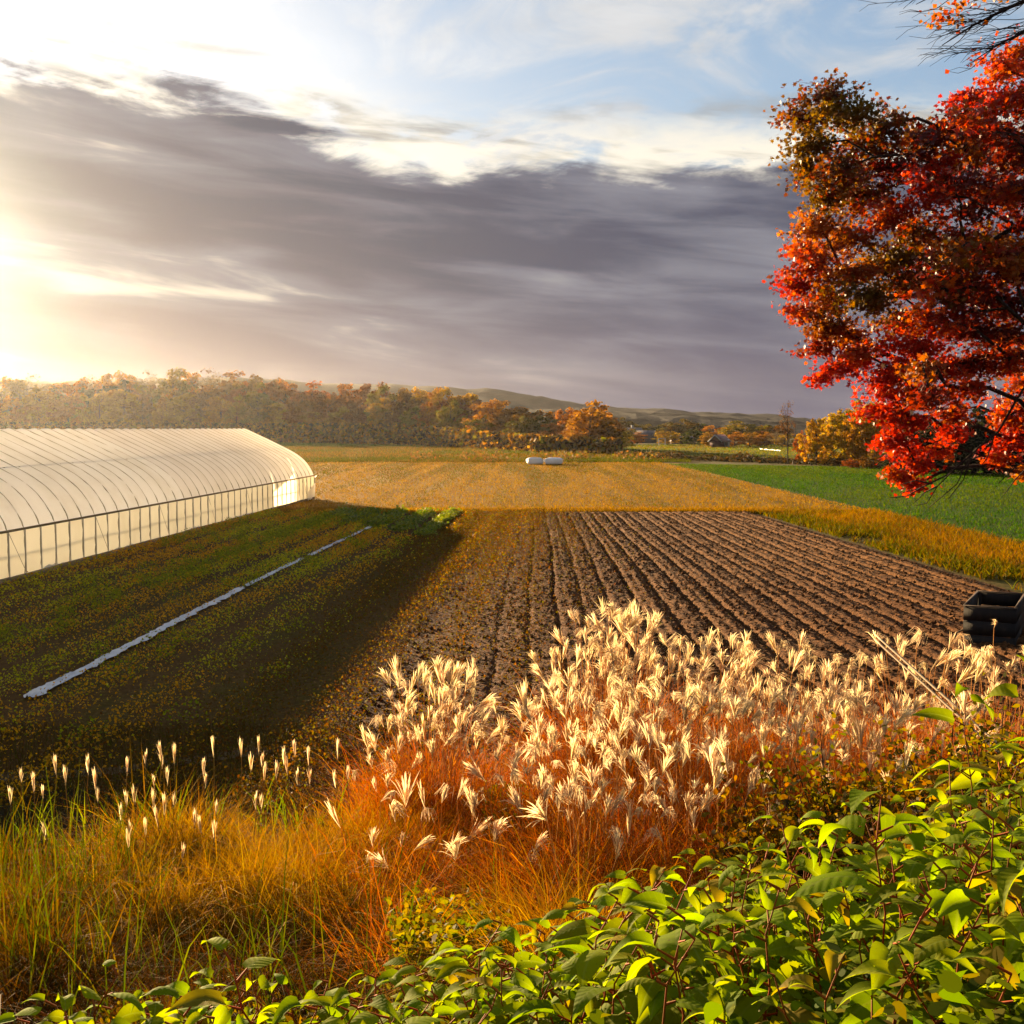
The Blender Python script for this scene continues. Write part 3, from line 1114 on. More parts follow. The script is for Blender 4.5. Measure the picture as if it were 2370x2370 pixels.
NAMES = {'rust': 'rust-brown', 'gold': 'golden', 'olive': 'olive-green', 'brown': 'dull brown', 'yellow': 'bright yellow', 'green': 'dark green', 'pale': 'pale half-bare', 'dark': 'black-green', 'red': 'red-orange', 'bare': 'nearly bare'}
TREENAME = {'rust': 'autumn_tree', 'gold': 'autumn_tree', 'olive': 'autumn_tree', 'brown': 'autumn_tree', 'yellow': 'autumn_tree', 'green': 'leafy_tree', 'pale': 'half_bare_tree', 'dark': 'dark_tree', 'red': 'red_shrub', 'bare': 'bare_tree'}
ORD = ['first', 'second', 'third', 'fourth', 'fifth', 'sixth', 'seventh', 'eighth', 'ninth', 'tenth', 'eleventh', 'twelfth', 'thirteenth', 'fourteenth', 'fifteenth', 'sixteenth', 'seventeenth', 'eighteenth', 'nineteenth', 'twentieth', 'twenty-first', 'twenty-second']


def build_treeline():
    tops_u = [-80, 0, 100, 180, 330, 455, 540, 600, 675, 737, 790, 860, 970, 1020, 1104, 1178, 1240, 1290, 1340, 1363, 1425]
    tops_v = [868, 873, 866, 872, 858, 853, 857, 868, 876, 902, 890, 881, 899, 890, 914, 920, 950, 963, 940, 932, 952]
    dep_u = [-80, 600, 980, 1230, 1430]
    dep_y = [480, 430, 340, 252, 222]
    lst = []
    u = -70.0
    i = 0
    keys = ['olive', 'gold', 'olive', 'pale', 'olive', 'gold', 'pale', 'green', 'gold', 'pale', 'olive', 'gold', 'pale', 'rust', 'rust', 'brown', 'gold', 'rust', 'rust', 'gold', 'brown', 'olive', 'brown', 'gold', 'olive', 'gold', 'brown', 'gold']
    while u < 1395:
        Y = np.interp(u, dep_u, dep_y)
        v = np.interp(u, tops_u, tops_v)
        key = keys[i % len(keys)] if u < 1000 else ['brown', 'gold', 'olive', 'gold', 'gold', 'brown', 'gold'][i % 7]
        if key == 'pale' and u > 660:
            key = 'brown'
        lst.append((u, v + random.uniform(-4, 10), Y * random.uniform(1.0, 1.06), key, 150 if u < 700 else 125, 0))
        # a smaller one in front
        k2 = random.choice(['gold', 'rust', 'olive', 'brown', 'gold', 'olive', 'yellow' if u > 500 else 'gold'])
        lst.append((u + random.uniform(15, 45), v + random.uniform(34, 62), Y * random.uniform(0.93, 0.97), k2, random.uniform(75, 110), 1))
        u += 46 if u < 900 else 40
        i += 1
    # the round tree that ends the treeline
    count = {}
    lst.sort(key=lambda a: a[0])
    for (u, v, Y, key, w, front) in lst:
        row = 'lower front row' if front else 'tall back row'
        where = 'above the greenhouse roof' if u < 640 else ('beyond the hay field' if u < 1180 else 'near the white bales')
        k = (key, row, where)
        n = count.get(k, 0)
        count[k] = n + 1
        lab = '%s %s tree from the left in the %s %s' % (ORD[n], NAMES[key], row, where)
        plant_tree(TREENAME[key], key, random.choice([0, 0, 2, 1]) if not front else random.choice([2, 0, 1]), u, v, Y, w, lab, 'trees of the long treeline')
    plant_tree('autumn_tree', 'gold', 2, 1365, 930, 218, 150, 'round golden-brown tree that ends the treeline at the right of the white bales', 'trees of the long treeline')
    plant_tree('autumn_tree', 'brown', 2, 1408, 985, 212, 70, 'small dark brown tree tucked against the end of the treeline', 'trees of the long treeline')
    # brush along the foot of the treeline: nobody could count it
    n = 30000
    uu = rng.uniform(-80, 1435, n)
    Y = np.interp(uu, dep_u, dep_y) * rng.uniform(0.90, 0.99, n)
    X = (uu - 1185) / F * Y
    lim = np.interp(uu, [-80, 900, 1200, 1435], [7, 6.0, 3.2, 2.6])
    Z = lim * rng.uniform(0, 1, n) ** 1.5 + 0.1
    c = mixcols(BROWN + OLIVE + GOLD + [(0.06, 0.04, 0.02)] * 4, n)
    V, f = leaf_faces(np.stack([X, Y, Z], 1), rng.normal(size=(n, 3)) + np.array([0, -.3, .3]), rng.uniform(0.7, 1.6, n))
    o = link('undergrowth', np_mesh('undergrowth', V, f, np.repeat(c, 4, 0)), M_tree)
    tag(o, 'brown brush along the foot of the long treeline', 'undergrowth', None, 'stuff')


build_treeline()


def build_far_right():
    # small trees around the farm buildings
    L = [('olive', 1, 1448, 972, 395, 46), ('green', 0, 1478, 980, 400, 52), ('olive', 0, 1512, 982, 392, 60), ('green', 1, 1536, 985, 380, 48),
         ('olive', 0, 1567, 970, 372, 84), ('green', 0, 1604, 974, 378, 66), ('brown', 2, 1632, 992, 365, 50), ('gold', 0, 1664, 985, 350, 62), ('yellow', 0, 1688, 984, 335, 46),
         ('olive', 0, 1724, 974, 330, 92), ('brown', 0, 1762, 984, 345, 72), ('brown', 2, 1754, 996, 318, 52), ('green', 0, 1790, 980, 350, 62), ('brown', 1, 1812, 978, 340, 40),
         ('pale', 0, 1797, 998, 285, 44), ('olive', 2, 1500, 1003, 420, 60), ('olive', 2, 1440, 985, 330, 50), ('gold', 2, 1475, 1000, 350, 46), ('yellow', 2, 1545, 995, 345, 56), ('green', 2, 1610, 992, 320, 56), ('gold', 2, 1640, 1000, 300, 40), ('gold', 2, 1700, 1000, 300, 50), ('yellow', 2, 1735, 998, 305, 50), ('gold', 2, 1770, 1000, 300, 48), ('yellow', 2, 1815, 1002, 290, 46)]
    cnt = {}
    for key, var, u, v, Y, w in L:
        w *= 1.3
        n = cnt.get(key, 0)
        cnt[key] = n + 1
        lab = '%s small %s tree from the left among the far farm buildings' % (ORD[n], NAMES[key])
        plant_tree(TREENAME[key], key, var, u, v, Y, w, lab, 'trees round the far farm buildings')
    # yellow row along the green field
    plant_tree('bare_tree', 'bare', 0, 1826, 921, 152, 92, 'tall thin nearly bare tree at the end of the yellow row', None)
    plant_tree('red_shrub', 'red', 0, 1852, 1000, 158, 44, 'small orange-red shrub between bare trunk and yellow tree', None, 0, 'shrub')
    Yl = [('yellow', 2, 1892, 962, 148, 84, 'thin yellow multi-stemmed tree just beside the orange-red shrub'), ('yellow', 2, 1925, 950, 156, 110, 'yellow tree second in the row along the green field'),
          ('yellow', 2, 1962, 940, 160, 120, 'broad yellow tree in the middle of the row along the green field'), ('gold', 2, 1992, 940, 150, 96, 'browner gold tree in the row just left of the red maple'),
          ('yellow', 2, 2030, 918, 158, 140, 'tallest yellow tree, partly hidden by the red maple leaves'), ('yellow', 2, 2075, 930, 165, 120, 'yellow tree hidden behind the red maple leaves')]
    for key, var, u, v, Y, w, lab in Yl:
        plant_tree(TREENAME[key], key, var, u, v, Y, w, lab, 'yellow trees along the green field')
    plant_tree('red_shrub', 'red', 0, 1975, 1062, 135, 60, 'low rusty shrub at the foot of the yellow row', None, 0, 'shrub')
    plant_tree('dark_shrub', 'brown', 2, 2022, 1048, 132, 70, 'low brown shrub beside the dark trees', None, 0, 'shrub')
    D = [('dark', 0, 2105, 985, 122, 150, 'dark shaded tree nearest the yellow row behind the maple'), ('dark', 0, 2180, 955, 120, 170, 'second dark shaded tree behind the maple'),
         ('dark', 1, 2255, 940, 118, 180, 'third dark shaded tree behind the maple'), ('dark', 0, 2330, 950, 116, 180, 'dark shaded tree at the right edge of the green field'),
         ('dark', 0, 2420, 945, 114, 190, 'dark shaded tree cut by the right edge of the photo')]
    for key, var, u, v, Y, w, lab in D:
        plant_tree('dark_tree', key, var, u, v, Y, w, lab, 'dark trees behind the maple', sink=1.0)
    # dark weeds along the ditch
    n = 5200
    t = rng.uniform(0, 1, n)
    u = 1480 + t * 620
    Y = 182 - t * 42 + rng.normal(0, 3.5, n)
    X = (u - 1185) / F * Y
    Z = rng.uniform(0.02, 1.0, n) ** 1.6 * (0.35 + 0.55 * (np.sin(u * 0.021) * np.sin(u * 0.057 + 1) + 0.45).clip(0, 1.2))
    c = mixcols([(0.08, 0.045, 0.02), (0.11, 0.06, 0.025), (0.06, 0.05, 0.02)], n)
    V, f = leaf_faces(np.stack([X, Y, Z], 1), rng.normal(size=(n, 3)), rng.uniform(0.25, 0.7, n))
    tag(link('ditch_weeds', np_mesh('ditch_weeds', V, f, np.repeat(c, 4, 0)), M_tree), 'dark weeds along the ditch behind the green field', 'weeds', None, 'stuff')
    n = 3800
    u = rng.uniform(950, 1560, n)
    Y = rng.uniform(160, 205, n)
    keep = np.sin(u * 0.035) + np.sin(Y * 0.3 + u * 0.013) > 0.1
    u, Y = u[keep], Y[keep]
    n = len(u)
    X = (u - 1185) / F * Y
    Z = rng.uniform(0.05, 1.0, n) ** 1.6 * 0.9
    c = mixcols([(0.28, 0.14, 0.06), (0.2, 0.12, 0.05), (0.14, 0.12, 0.03)], n)
    V, f = leaf_faces(np.stack([X, Y, Z], 1), rng.normal(size=(n, 3)), rng.uniform(0.25, 0.6, n))
    tag(link('field_weeds', np_mesh('field_weeds', V, f, np.repeat(c, 4, 0)), M_tree), 'rusty weeds in the rough ground behind the white bales', 'weeds', None, 'stuff')


build_far_right()


# ================================================================== FARM BUILDINGS
def house(name, u, v_base, Y, w, d, h, roof_h, rz, wallc, roofc, label, windows=3, door=True):
    m_wall = solid(name + '_wall', wallc, None, 2.0, 0.8, 0.2, 0.01, (1, 1, 6))
    m_roof = solid(name + '_roof', roofc, None, 1.5, 0.7, 0.3, 0.02, (8, 1, 1))
    m_pane = solid(name + '_pane', (0.03, 0.035, 0.045), None, 2.0, 0.15, 0.0)
    m_trim = solid(name + '_trim', (0.7, 0.68, 0.62), None, 2.0, 0.6, 0.1)
    g = at(u, v_base, Y)
    root = empty(name, (g.x, Y, 0), rz)
    tag(root, label, 'building')
    mb = MB()
    mb.box((0, 0, h / 2), (w, d, h))
    for s in (-1, 1):
        mb.quad_pts([(s * w / 2, -d / 2, h), (s * w / 2, d / 2, h), (s * w / 2, 0, h + roof_h)])
    mb.build('wall', m_wall, root)
    mb = MB()
    e = 0.35
    L = math.hypot(d / 2 + e, roof_h * (1 + 2 * e / d))
    for s in (-1, 1):
        a = math.atan2(roof_h, d / 2)
        c = (0, s * (d / 4 + e / 2), h + roof_h / 2 - e * roof_h / d + 0.09)
        mb.box(c, (w + 2 * e, L, 0.14), Matrix.Rotation(-s * a, 3, 'X'))
    rf = mb.build('roof', m_roof, root)
    if windows > 2:
        mb = MB()
        mb.box((w * 0.2, 0.3, h + roof_h + 0.35), (0.6, 0.6, 1.2))
        mb.build('chimney', m_wall, rf)
    for k in range(windows):
        x = -w / 2 + (k + 0.75) * w / (windows + 0.5)
        mb = MB()
        mb.box((x, -d / 2 - 0.03, h * 0.55), (0.95, 0.06, 1.15))
        f = mb.build('window', m_trim, root)
        mb = MB()
        mb.box((x, -d / 2 - 0.07, h * 0.55), (0.75, 0.04, 0.95))
        mb.build('pane', m_pane, f)
    if door:
        mb = MB()
        mb.box((w * 0.42, -d / 2 - 0.03, 1.0), (0.95, 0.06, 2.0))
        mb.build('door', m_trim, root)
    for s in (-1, 1):
        mb = MB()
        a = math.atan2(roof_h, d / 2)
        for q in (-1, 1):
            mb.box((s * (w / 2 + e + 0.03), q * (d / 4 + e / 2), h + roof_h / 2 - e * roof_h / d + 0.06), (0.05, L, 0.24), Matrix.Rotation(-q * a, 3, 'X'))
        mb.build('gable_trim', m_trim, root)
    return root


house('farmhouse', 1452, 1022, 385, 9.0, 6.0, 2.6, 2.2, 0.25, (0.55, 0.55, 0.56), (0.16, 0.15, 0.17), 'grey-roofed farmhouse with pale gable end behind the treeline', 3)
house('barn', 1665, 1038, 285, 4.0, 3.2, 1.6, 1.4, 0.9, (0.14, 0.05, 0.045), (0.30, 0.17, 0.17), 'small dark red barn with pink roof among far trees', 1, True)
house('shed', 1495, 1024, 372, 5.5, 4.5, 2.4, 1.5, -0.5, (0.20, 0.18, 0.19), (0.17, 0.15, 0.16), 'low grey shed just right of the farmhouse', 1, False)
house('low_shed', 1576, 1028, 352, 6.0, 4.0, 1.5, 0.9, 0.1, (0.10, 0.05, 0.045), (0.08, 0.06, 0.06), 'long low dark shed under the olive trees', 2, False)


def small_far():
    white = solid('white_paint', (0.75, 0.73, 0.68), (0.6, 0.58, 0.52), 3.0, 0.7, 0.1)
    g = on_ground(1532, 1032)
    root = empty('goal_frame', (g.x, g.y, 0), 0.2)
    tag(root, 'small white post frame standing on the far pasture', 'frame')
    for x in (-0.9, 0.9):
        mb = MB()
        mb.tube([(x, 0, 0), (x, 0, 2.0)], 0.10, 6)
        mb.build('post', white, root)
    mb = MB()
    mb.tube([(-0.9, 0, 2.0), (0.9, 0, 2.0)], 0.10, 6)
    mb.build('crossbar', white, root)
    # long low white row cover far away
    m_cov = film('row_cover_film', (0.055, 0.048, 0.042), 0.0, 0.6)
    a = on_ground(1758, 1040)
    b = on_ground(1806, 1044)
    mb = MB()
    ax = (b - a)
    for k in range(18):
        t0, t1 = k / 18, (k + 1) / 18
        h0 = 0.18 + 0.06 * math.sin(k * 1.3)
        h1 = 0.18 + 0.06 * math.sin((k + 1) * 1.3)
        p0, p1 = a + ax * t0, a + ax * t1
        dv = Vector((0, 0.6, 0))
        mb.quad_pts([p0 - dv, p1 - dv, p1 - dv * .4 + Vector((0, 0, h1)), p0 - dv * .4 + Vector((0, 0, h0))])
        mb.quad_pts([p0 - dv * .4 + Vector((0, 0, h0)), p1 - dv * .4 + Vector((0, 0, h1)), p1 + dv, p0 + dv])
    o = mb.build('row_cover', m_cov)
    tag(o, 'long low white row cover lying on the far pasture', 'row cover')


small_far()


# ================================================================== WHITE WRAPPED BALES
def build_bales():
    m = film('bale_wrap', (0.85, 0.85, 0.86), 0.15, 0.9, 0.4)
    wood = solid('pallet_wood', (0.2, 0.14, 0.08), None, 4.0, 0.85, 0.3)
    for (u, w, label) in ((1238, 1.9, 'left of two white plastic-wrapped bales in the hay field'), (1282, 2.2, 'right and longer of two white plastic-wrapped bales in the hay field')):
        g = on_ground(u, 1075)
        root = empty('wrapped_bale', (g.x, g.y, 0), random.uniform(-0.15, 0.15))
        tag(root, label, 'bale', 'white bales in the hay field')
        nu, nv = 28, 14
        V = []
        for j in range(nv + 1):
            ph = -math.pi / 2 + math.pi * j / nv
            for i in range(nu):
                a = 2 * math.pi * i / nu
                c, s, e = math.cos(a), math.sin(a), 0.26
                f = lambda q, k: math.copysign(abs(q) ** k, q)
                x = f(math.cos(ph), e) * f(c, e) * w / 2
                y = f(math.cos(ph), e) * f(s, e) * 0.75
                z = f(math.sin(ph), 0.4) * 0.40 + 0.42
                z -= 0.10 * smooth(abs(x), w * .2, w * .5) * (z > 0.5)
                rr = 1 + 0.05 * math.sin(7 * a + 3 * ph) + 0.04 * math.sin(13 * a - 5 * ph + u) + 0.035 * rng.normal()
                V.append((x * rr, y * rr, 0.06 + z * (1 + 0.03 * rng.normal())))
        i = np.arange(nv)[:, None] * nu + np.arange(nu)[None]
        i2 = np.arange(nv)[:, None] * nu + (np.arange(nu)[None] + 1) % nu
        fq = np.stack([i, i2, i2 + nu, i + nu], -1).reshape(-1, 4).astype(np.int32)
        link('plastic_wrap', np_mesh('plastic_wrap', V, fq), m, root)
        mb = MB()
        mb.tube([(-w / 2 - 0.05, -0.2, 0.35), (-w / 2 - 0.22, -0.25, 0.45), (-w / 2 - 0.2, -0.2, 0.75)], [0.05, 0.10, 0.02], 6)
        mb.build('twisted_end', m, root)
        mb = MB()
        for y in (-0.5, 0, 0.5):
            mb.box((0, y, 0.04), (w * 0.9, 0.12, 0.10))
        mb.build('pallet', wood, root)


build_bales()


# ================================================================== PLASTIC MULCH STRIP
def build_mulch():
    m = film('mulch_film', (0.50, 0.48, 0.48), 0.1, 1.0, 0.35)
    # centre line read off the photograph's ground, straight in the world and parallel to the tunnel
    segs = [((63, 1618), (560, 1362), 0.30), ((566, 1359), (700, 1294), 0.22), ((716, 1287), (885, 1207), 0.22), ((912, 1194), (945, 1178), 0.26)]
    for k, (p, q, wd) in enumerate(segs):
        a, b = on_ground(*p), on_ground(*q)
        L = (b - a).length
        n = max(6, int(L / 0.16))
        d = (b - a).normalized()
        s = Vector((d.y, -d.x, 0))
        V = []
        cols = 7
        for i in range(n + 1):
            c = a + (b - a) * (i / n)
            wl = wd * 0.5 * (0.80 + 0.22 * math.sin(i * 0.31) * math.sin(i * 0.11 + k) + 0.16 * rng.normal())
            wr = wd * 0.5 * (0.80 + 0.22 * math.sin(i * 0.27 + 1) * math.sin(i * 0.09 + 2) + 0.16 * rng.normal())
            if i in (0, n):
                wl *= 0.4
                wr *= 0.6
            for j in range(cols):
                t = j / (cols - 1)
                o = -max(wl, .06) + t * (max(wl, .06) + max(wr, .06))
                z = 0.03 + 0.03 * math.sin(t * math.pi) + 0.016 * rng.normal() * math.sin(t * math.pi)
                V.append(c + s * o + Vector((0, 0, max(z, 0.004))))
        i = np.arange(n)[:, None] * cols + np.arange(cols - 1)[None]
        f = np.stack([i, i + 1, i + cols + 1, i + cols], -1).reshape(-1, 4).astype(np.int32)
        o = link('mulch_strip', np_mesh('mulch_strip', [tuple(v) for v in V], f, smooth_shade=True), m)
        lab = ['longest and nearest piece of grey plastic mulch strip lying across the weedy beds', 'second piece of grey plastic mulch strip, in line beyond the longest one',
               'third piece of grey plastic mulch strip, nearing the far edge of the beds', 'farthest short scrap of grey plastic mulch among the bright crop rows'][k]
        tag(o, lab, 'plastic strip', 'grey plastic mulch strips')


build_mulch()


# ================================================================== FIELD VEGETATION (stuff)
def scatter_box(n, x0, x1, y0, y1, power=1.6):
    """more points nearer the camera"""
    t = rng.uniform(0, 1, n) ** power
    y = y0 + (y1 - y0) * t
    x = rng.uniform(0, 1, n) * (x1 - x0) + x0
    return x, y


def in_view(x, y, pad=60):
    u = 1185 + F * x / y
    return (u > -pad) & (u < 2370 + pad)


def field_blades(name, n, x0, x1, y0, y1, h, w, cols, label, z=0.0, power=1.4, cond=None, segs=2, hmul=None, low=0.85, grow=True, patch=None):
    x, y = scatter_box(n, x0, x1, y0, y1, power)
    k = in_view(x, y)
    if cond is not None:
        k &= cond(x, y)
    x, y = x[k], y[k]
    hs = h * (np.ones_like(x) if hmul is None else hmul(x, y))
    ww = w * (np.maximum(1.0, y / 45.0) if grow else 1.0)
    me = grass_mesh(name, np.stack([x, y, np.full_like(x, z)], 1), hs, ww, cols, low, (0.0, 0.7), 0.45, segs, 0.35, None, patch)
    return tag(link(name, me, M_blade), label, 'grass', None, 'stuff')


def rough_far():
    n = 70000
    u = rng.uniform(400, 1600, n)
    y = 158 + (430 - 158) * rng.uniform(0, 1, n) ** 1.5
    x = (u - 1185) / F * y
    k = (y < np.interp(u, [-80, 600, 980, 1230, 1430, 1600], [470, 415, 330, 246, 214, 180]))
    x, y = x[k], y[k]
    q = np.sin(y * 0.09 + 0.5 * np.sin(x * 0.05)) + np.sin(x * 0.07 + y * 0.02) * 0.6
    for nm, sel, cols, lab in (('rough_grass', y < 290, [(0.26, 0.15, 0.035), (0.20, 0.14, 0.03), (0.32, 0.18, 0.05), (0.14, 0.14, 0.025)], 'rough brown and olive grass between the hay field and treeline'),
                               ('pasture_grass', y >= 290, [(0.15, 0.19, 0.02), (0.19, 0.21, 0.025), (0.12, 0.15, 0.02)], 'green pasture strip in front of the long treeline')):
        X, Yy = x[sel], y[sel]
        pa = ([(0.15, 0.16, 0.025), (0.12, 0.13, 0.02)], 0.05, 0.09) if nm == 'rough_grass' else None
        me = grass_mesh(nm, np.stack([X, Yy, np.full_like(X, -0.02)], 1), 0.30, 0.10 * Yy / 160, cols, 0.85, (0, .7), 0.45, 2, 0.35, None, pa)
        tag(link(nm, me, M_blade), lab, 'grass', None, 'stuff')


rough_far()


field_blades('far_pasture_grass', 22000, 20, 115, 160, 330, 0.25, 0.03, [(0.20, 0.25, 0.02), (0.25, 0.27, 0.025), (0.30, 0.25, 0.03), (0.16, 0.20, 0.02)],
             'lime green grass of the far pasture by the barn', -0.02, 1.3, lambda x, y: y > 186 - (x - 24) * 0.38, patch=([(0.32, 0.24, 0.04), (0.26, 0.19, 0.035)], 0.06, 0.09))


def edge_right(y):
    return plough_x(1.0, y)


field_blades('stubble', 90000, -42, 22, 63, 158, 0.11, 0.030, [(0.48, 0.26, 0.050), (0.44, 0.24, 0.05), (0.52, 0.32, 0.09), (0.36, 0.21, 0.04)],
             'dry golden hay stubble of the wide field', 0, 1.7, lambda x, y: (x < 20.2) & (x > -13.0 - 0.55 * (y - 63)) & ~((y < 66) & (rng.uniform(0, 1, len(x)) < .3)), patch=([(0.24, 0.17, 0.03), (0.30, 0.15, 0.03), (0.20, 0.17, 0.025)], 0.85, 0.06))
field_blades('green_turf', 80000, 20.4, 62, 40, 150, 0.13, 0.035, [(0.060, 0.145, 0.010), (0.085, 0.18, 0.012), (0.13, 0.20, 0.02), (0.05, 0.11, 0.010)],
             'short bright green cover crop of the right field', 0, 1.5, lambda x, y: (y < 150 - 0.65 * (x - 22)), patch=([(0.14, 0.18, 0.02), (0.10, 0.16, 0.015)], 0.25, 0.11))
field_blades('margin_grass', 34000, 12.8, 20.2, 18, 64, 0.24, 0.026, [(0.42, 0.20, 0.025), (0.36, 0.18, 0.025), (0.46, 0.25, 0.04), (0.26, 0.19, 0.025)],
             'golden grass strip between ploughed soil and green field', 0, 1.3, lambda x, y: x > edge_right(y) + 1.6 + 0.5 * np.sin(y * 0.4), 3, patch=([(0.30, 0.21, 0.03), (0.24, 0.12, 0.03)], 0.9, 0.4))
field_blades('margin_weeds', 28000, 12.0, 18.5, 18, 62, 0.26, 0.04, [(0.16, 0.15, 0.018), (0.24, 0.19, 0.02), (0.11, 0.11, 0.016), (0.26, 0.14, 0.025)],
             'yellow-green weeds along the right edge of ploughed soil', 0, 1.2,
             lambda x, y: (x > edge_right(y) + 0.2) & (x < edge_right(y) + 2.4 + 0.6 * np.sin(y * 0.4)) & (np.sin(x * 1.7 + y * 0.5) + np.sin(y * 0.9) > -1.0), 3)
field_blades('far_edge_grass', 16000, -13, 15, 62.2, 64.6, 0.20, 0.04, [(0.50, 0.27, 0.06), (0.44, 0.24, 0.05), (0.36, 0.20, 0.05)],
             'thin golden grass line along the far edge of the soil', 0, 1.0)


CROP_ROWS = [(-8.9, 57.5, 62.3), (-7.5, 55.5, 62.3), (-6.0, 53.5, 62.2), (-4.5, 51, 62.2), (-3.1, 48.5, 62.0)]


def build_weeds():
    # weeds of the left beds: small leaves in patches, denser along old beds
    n = 260000
    x, y = scatter_box(n, -22, 1.5, 13.5, 63, 1.35)
    k = in_view(x, y)
    k &= x > -15.0 + AX * (y - 34.1) - 0.2
    k &= x < plough_x(np.zeros(n), y) + 1.6 + 1.3 * rng.normal(size=n)
    s = x - AX * (y - 50)
    bed = np.sin(s * 2 * np.pi / 1.55)
    for rx_, ra, rb in CROP_ROWS:
        k &= ~((np.abs(x - rx_ - AX * (y - 62)) < 0.75) & (y > ra - 0.5) & (y < rb + 0.3))
    k &= rng.uniform(0, 1, n) < 0.5 + 0.4 * bed
    x, y, s, bed = x[k], y[k], s[k], bed[k]
    n = len(x)
    pat = np.sin(x * 0.9 + y * 0.23) + np.sin(y * 0.41 - x * 0.37 + 2) + 0.6 * np.sin(x * 2.1 - y * 0.8)
    green = np.array([(0.21, 0.20, 0.016), (0.27, 0.23, 0.02), (0.16, 0.16, 0.014)])
    brown = np.array([(0.29, 0.14, 0.025), (0.25, 0.14, 0.025), (0.31, 0.17, 0.03)])
    pick = (pat + rng.normal(0, 0.9, n)) > 0.25
    c = np.where(pick[:, None], green[rng.integers(0, 3, n)], brown[rng.integers(0, 3, n)])
    c = tone(c * (1 + rng.normal(0, 0.2, (n, 1))), 1.35)
    # weeds next to the tilled soil browned to stand in for the tunnel's shadow
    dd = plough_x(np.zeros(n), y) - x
    shade_brown = rng.uniform(0, 1, n) < smooth(-dd, -3.8, -0.2)
    c[shade_brown] = mixcols([(0.18, 0.100, 0.022), (0.19, 0.085, 0.022), (0.16, 0.125, 0.02)], int(shade_brown.sum()))
    h = 0.26 * (0.6 + 0.4 * (bed + 1) / 2)
    z = rng.uniform(0.0, 1, n) * h + 0.2 * smooth(x - plough_x(np.zeros(n), y), 0, 4.0)
    sz = rng.uniform(0.025, 0.065, n) * np.maximum(1, y / 26)
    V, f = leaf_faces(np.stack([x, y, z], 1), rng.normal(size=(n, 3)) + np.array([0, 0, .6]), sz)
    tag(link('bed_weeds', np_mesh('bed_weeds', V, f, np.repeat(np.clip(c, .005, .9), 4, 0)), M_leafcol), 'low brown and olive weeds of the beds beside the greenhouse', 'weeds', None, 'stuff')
    # taller leafy patches, most of them along the bed on the greenhouse side of the plastic strip
    nc = 230
    cx, cy = scatter_box(nc, -16, -4, 16, 60, 1.2)
    near = rng.uniform(0, 1, nc) < 0.6
    cx[near] = -8.6 + AX * (cy[near] - 50) - np.abs(rng.normal(0, 0.7, near.sum())) - 0.4
    ok = in_view(cx, cy) & (cx > -14.6 + AX * (cy - 34.1))
    cx, cy = cx[ok], cy[ok]
    m = 90
    ids = np.repeat(np.arange(len(cx)), m)
    n = len(ids)
    rr = rng.uniform(0.15, 0.5, len(cx))[ids] * np.sqrt(rng.uniform(0, 1, n))
    aa = rng.uniform(0, 6.283, n)
    P = np.stack([cx[ids] + np.cos(aa) * rr, cy[ids] + np.sin(aa) * rr * 1.6, rng.uniform(0.03, 0.42, n) * rng.uniform(0.5, 1, len(cx))[ids]], 1)
    c = mixcols([(0.30, 0.32, 0.025), (0.38, 0.36, 0.03), (0.24, 0.26, 0.02)], n)
    V, f = leaf_faces(P, rng.normal(size=(n, 3)) + np.array([0, 0, .6]), rng.uniform(0.03, 0.075, n) * np.maximum(1, P[:, 1] / 30))
    tag(link('bed_weed_tufts', np_mesh('bed_weed_tufts', V, f, np.repeat(c, 4, 0)), M_leafcol), 'taller yellow-green weed tufts beside the plastic strip', 'weeds', None, 'stuff')
    # thin weeds creeping over the left part of the soil
    n = 240000
    x, y = scatter_box(n, -8, 5.5, 13.5, 62, 1.3)
    dist = x - plough_x(np.zeros(n), y)
    k = (dist > -2.0) & (rng.uniform(0, 1, n) < np.exp(-(np.maximum(dist, 0) / 3.8) ** 2) * (0.7 + 0.3 * np.sin(dist * 4.3))) & in_view(x, y)
    x, y = x[k], y[k]
    n = len(x)
    c = mixcols([(0.13, 0.075, 0.02), (0.14, 0.058, 0.02), (0.12, 0.095, 0.018)], n)
    V, f = leaf_faces(np.stack([x, y, 0.03 + 0.20 * smooth(np.maximum(x - plough_x(np.zeros(n), y), 0), 0, 4.0) + rng.uniform(0.0, 0.13, n)], 1), rng.normal(size=(n, 3)) + np.array([0, 0, .6]), rng.uniform(0.018, 0.045, n) * np.maximum(1, y / 26))
    tag(link('soil_weeds', np_mesh('soil_weeds', V, f, np.repeat(c, 4, 0)), M_leafcol), 'sparse brown weeds creeping onto the ploughed soil', 'weeds', None, 'stuff')
    # stubble of dry grass at the near foot of the field
    n = 26000
    x, y = scatter_box(n, -9, 3, 11.5, 17.5, 1.0)
    k = in_view(x, y, 120)
    x, y = x[k], y[k]
    me = grass_mesh('field_foot_grass', np.stack([x, y, np.zeros_like(x)], 1), 0.16, 0.008, [(0.15, 0.085, 0.025), (0.12, 0.06, 0.025), (0.10, 0.09, 0.02)], 0.85, (0, 0.8), 0.5, 2)
    tag(link('field_foot_grass', me, M_blade), 'short brown grass at the near edge of the beds', 'grass', None, 'stuff')


build_weeds()


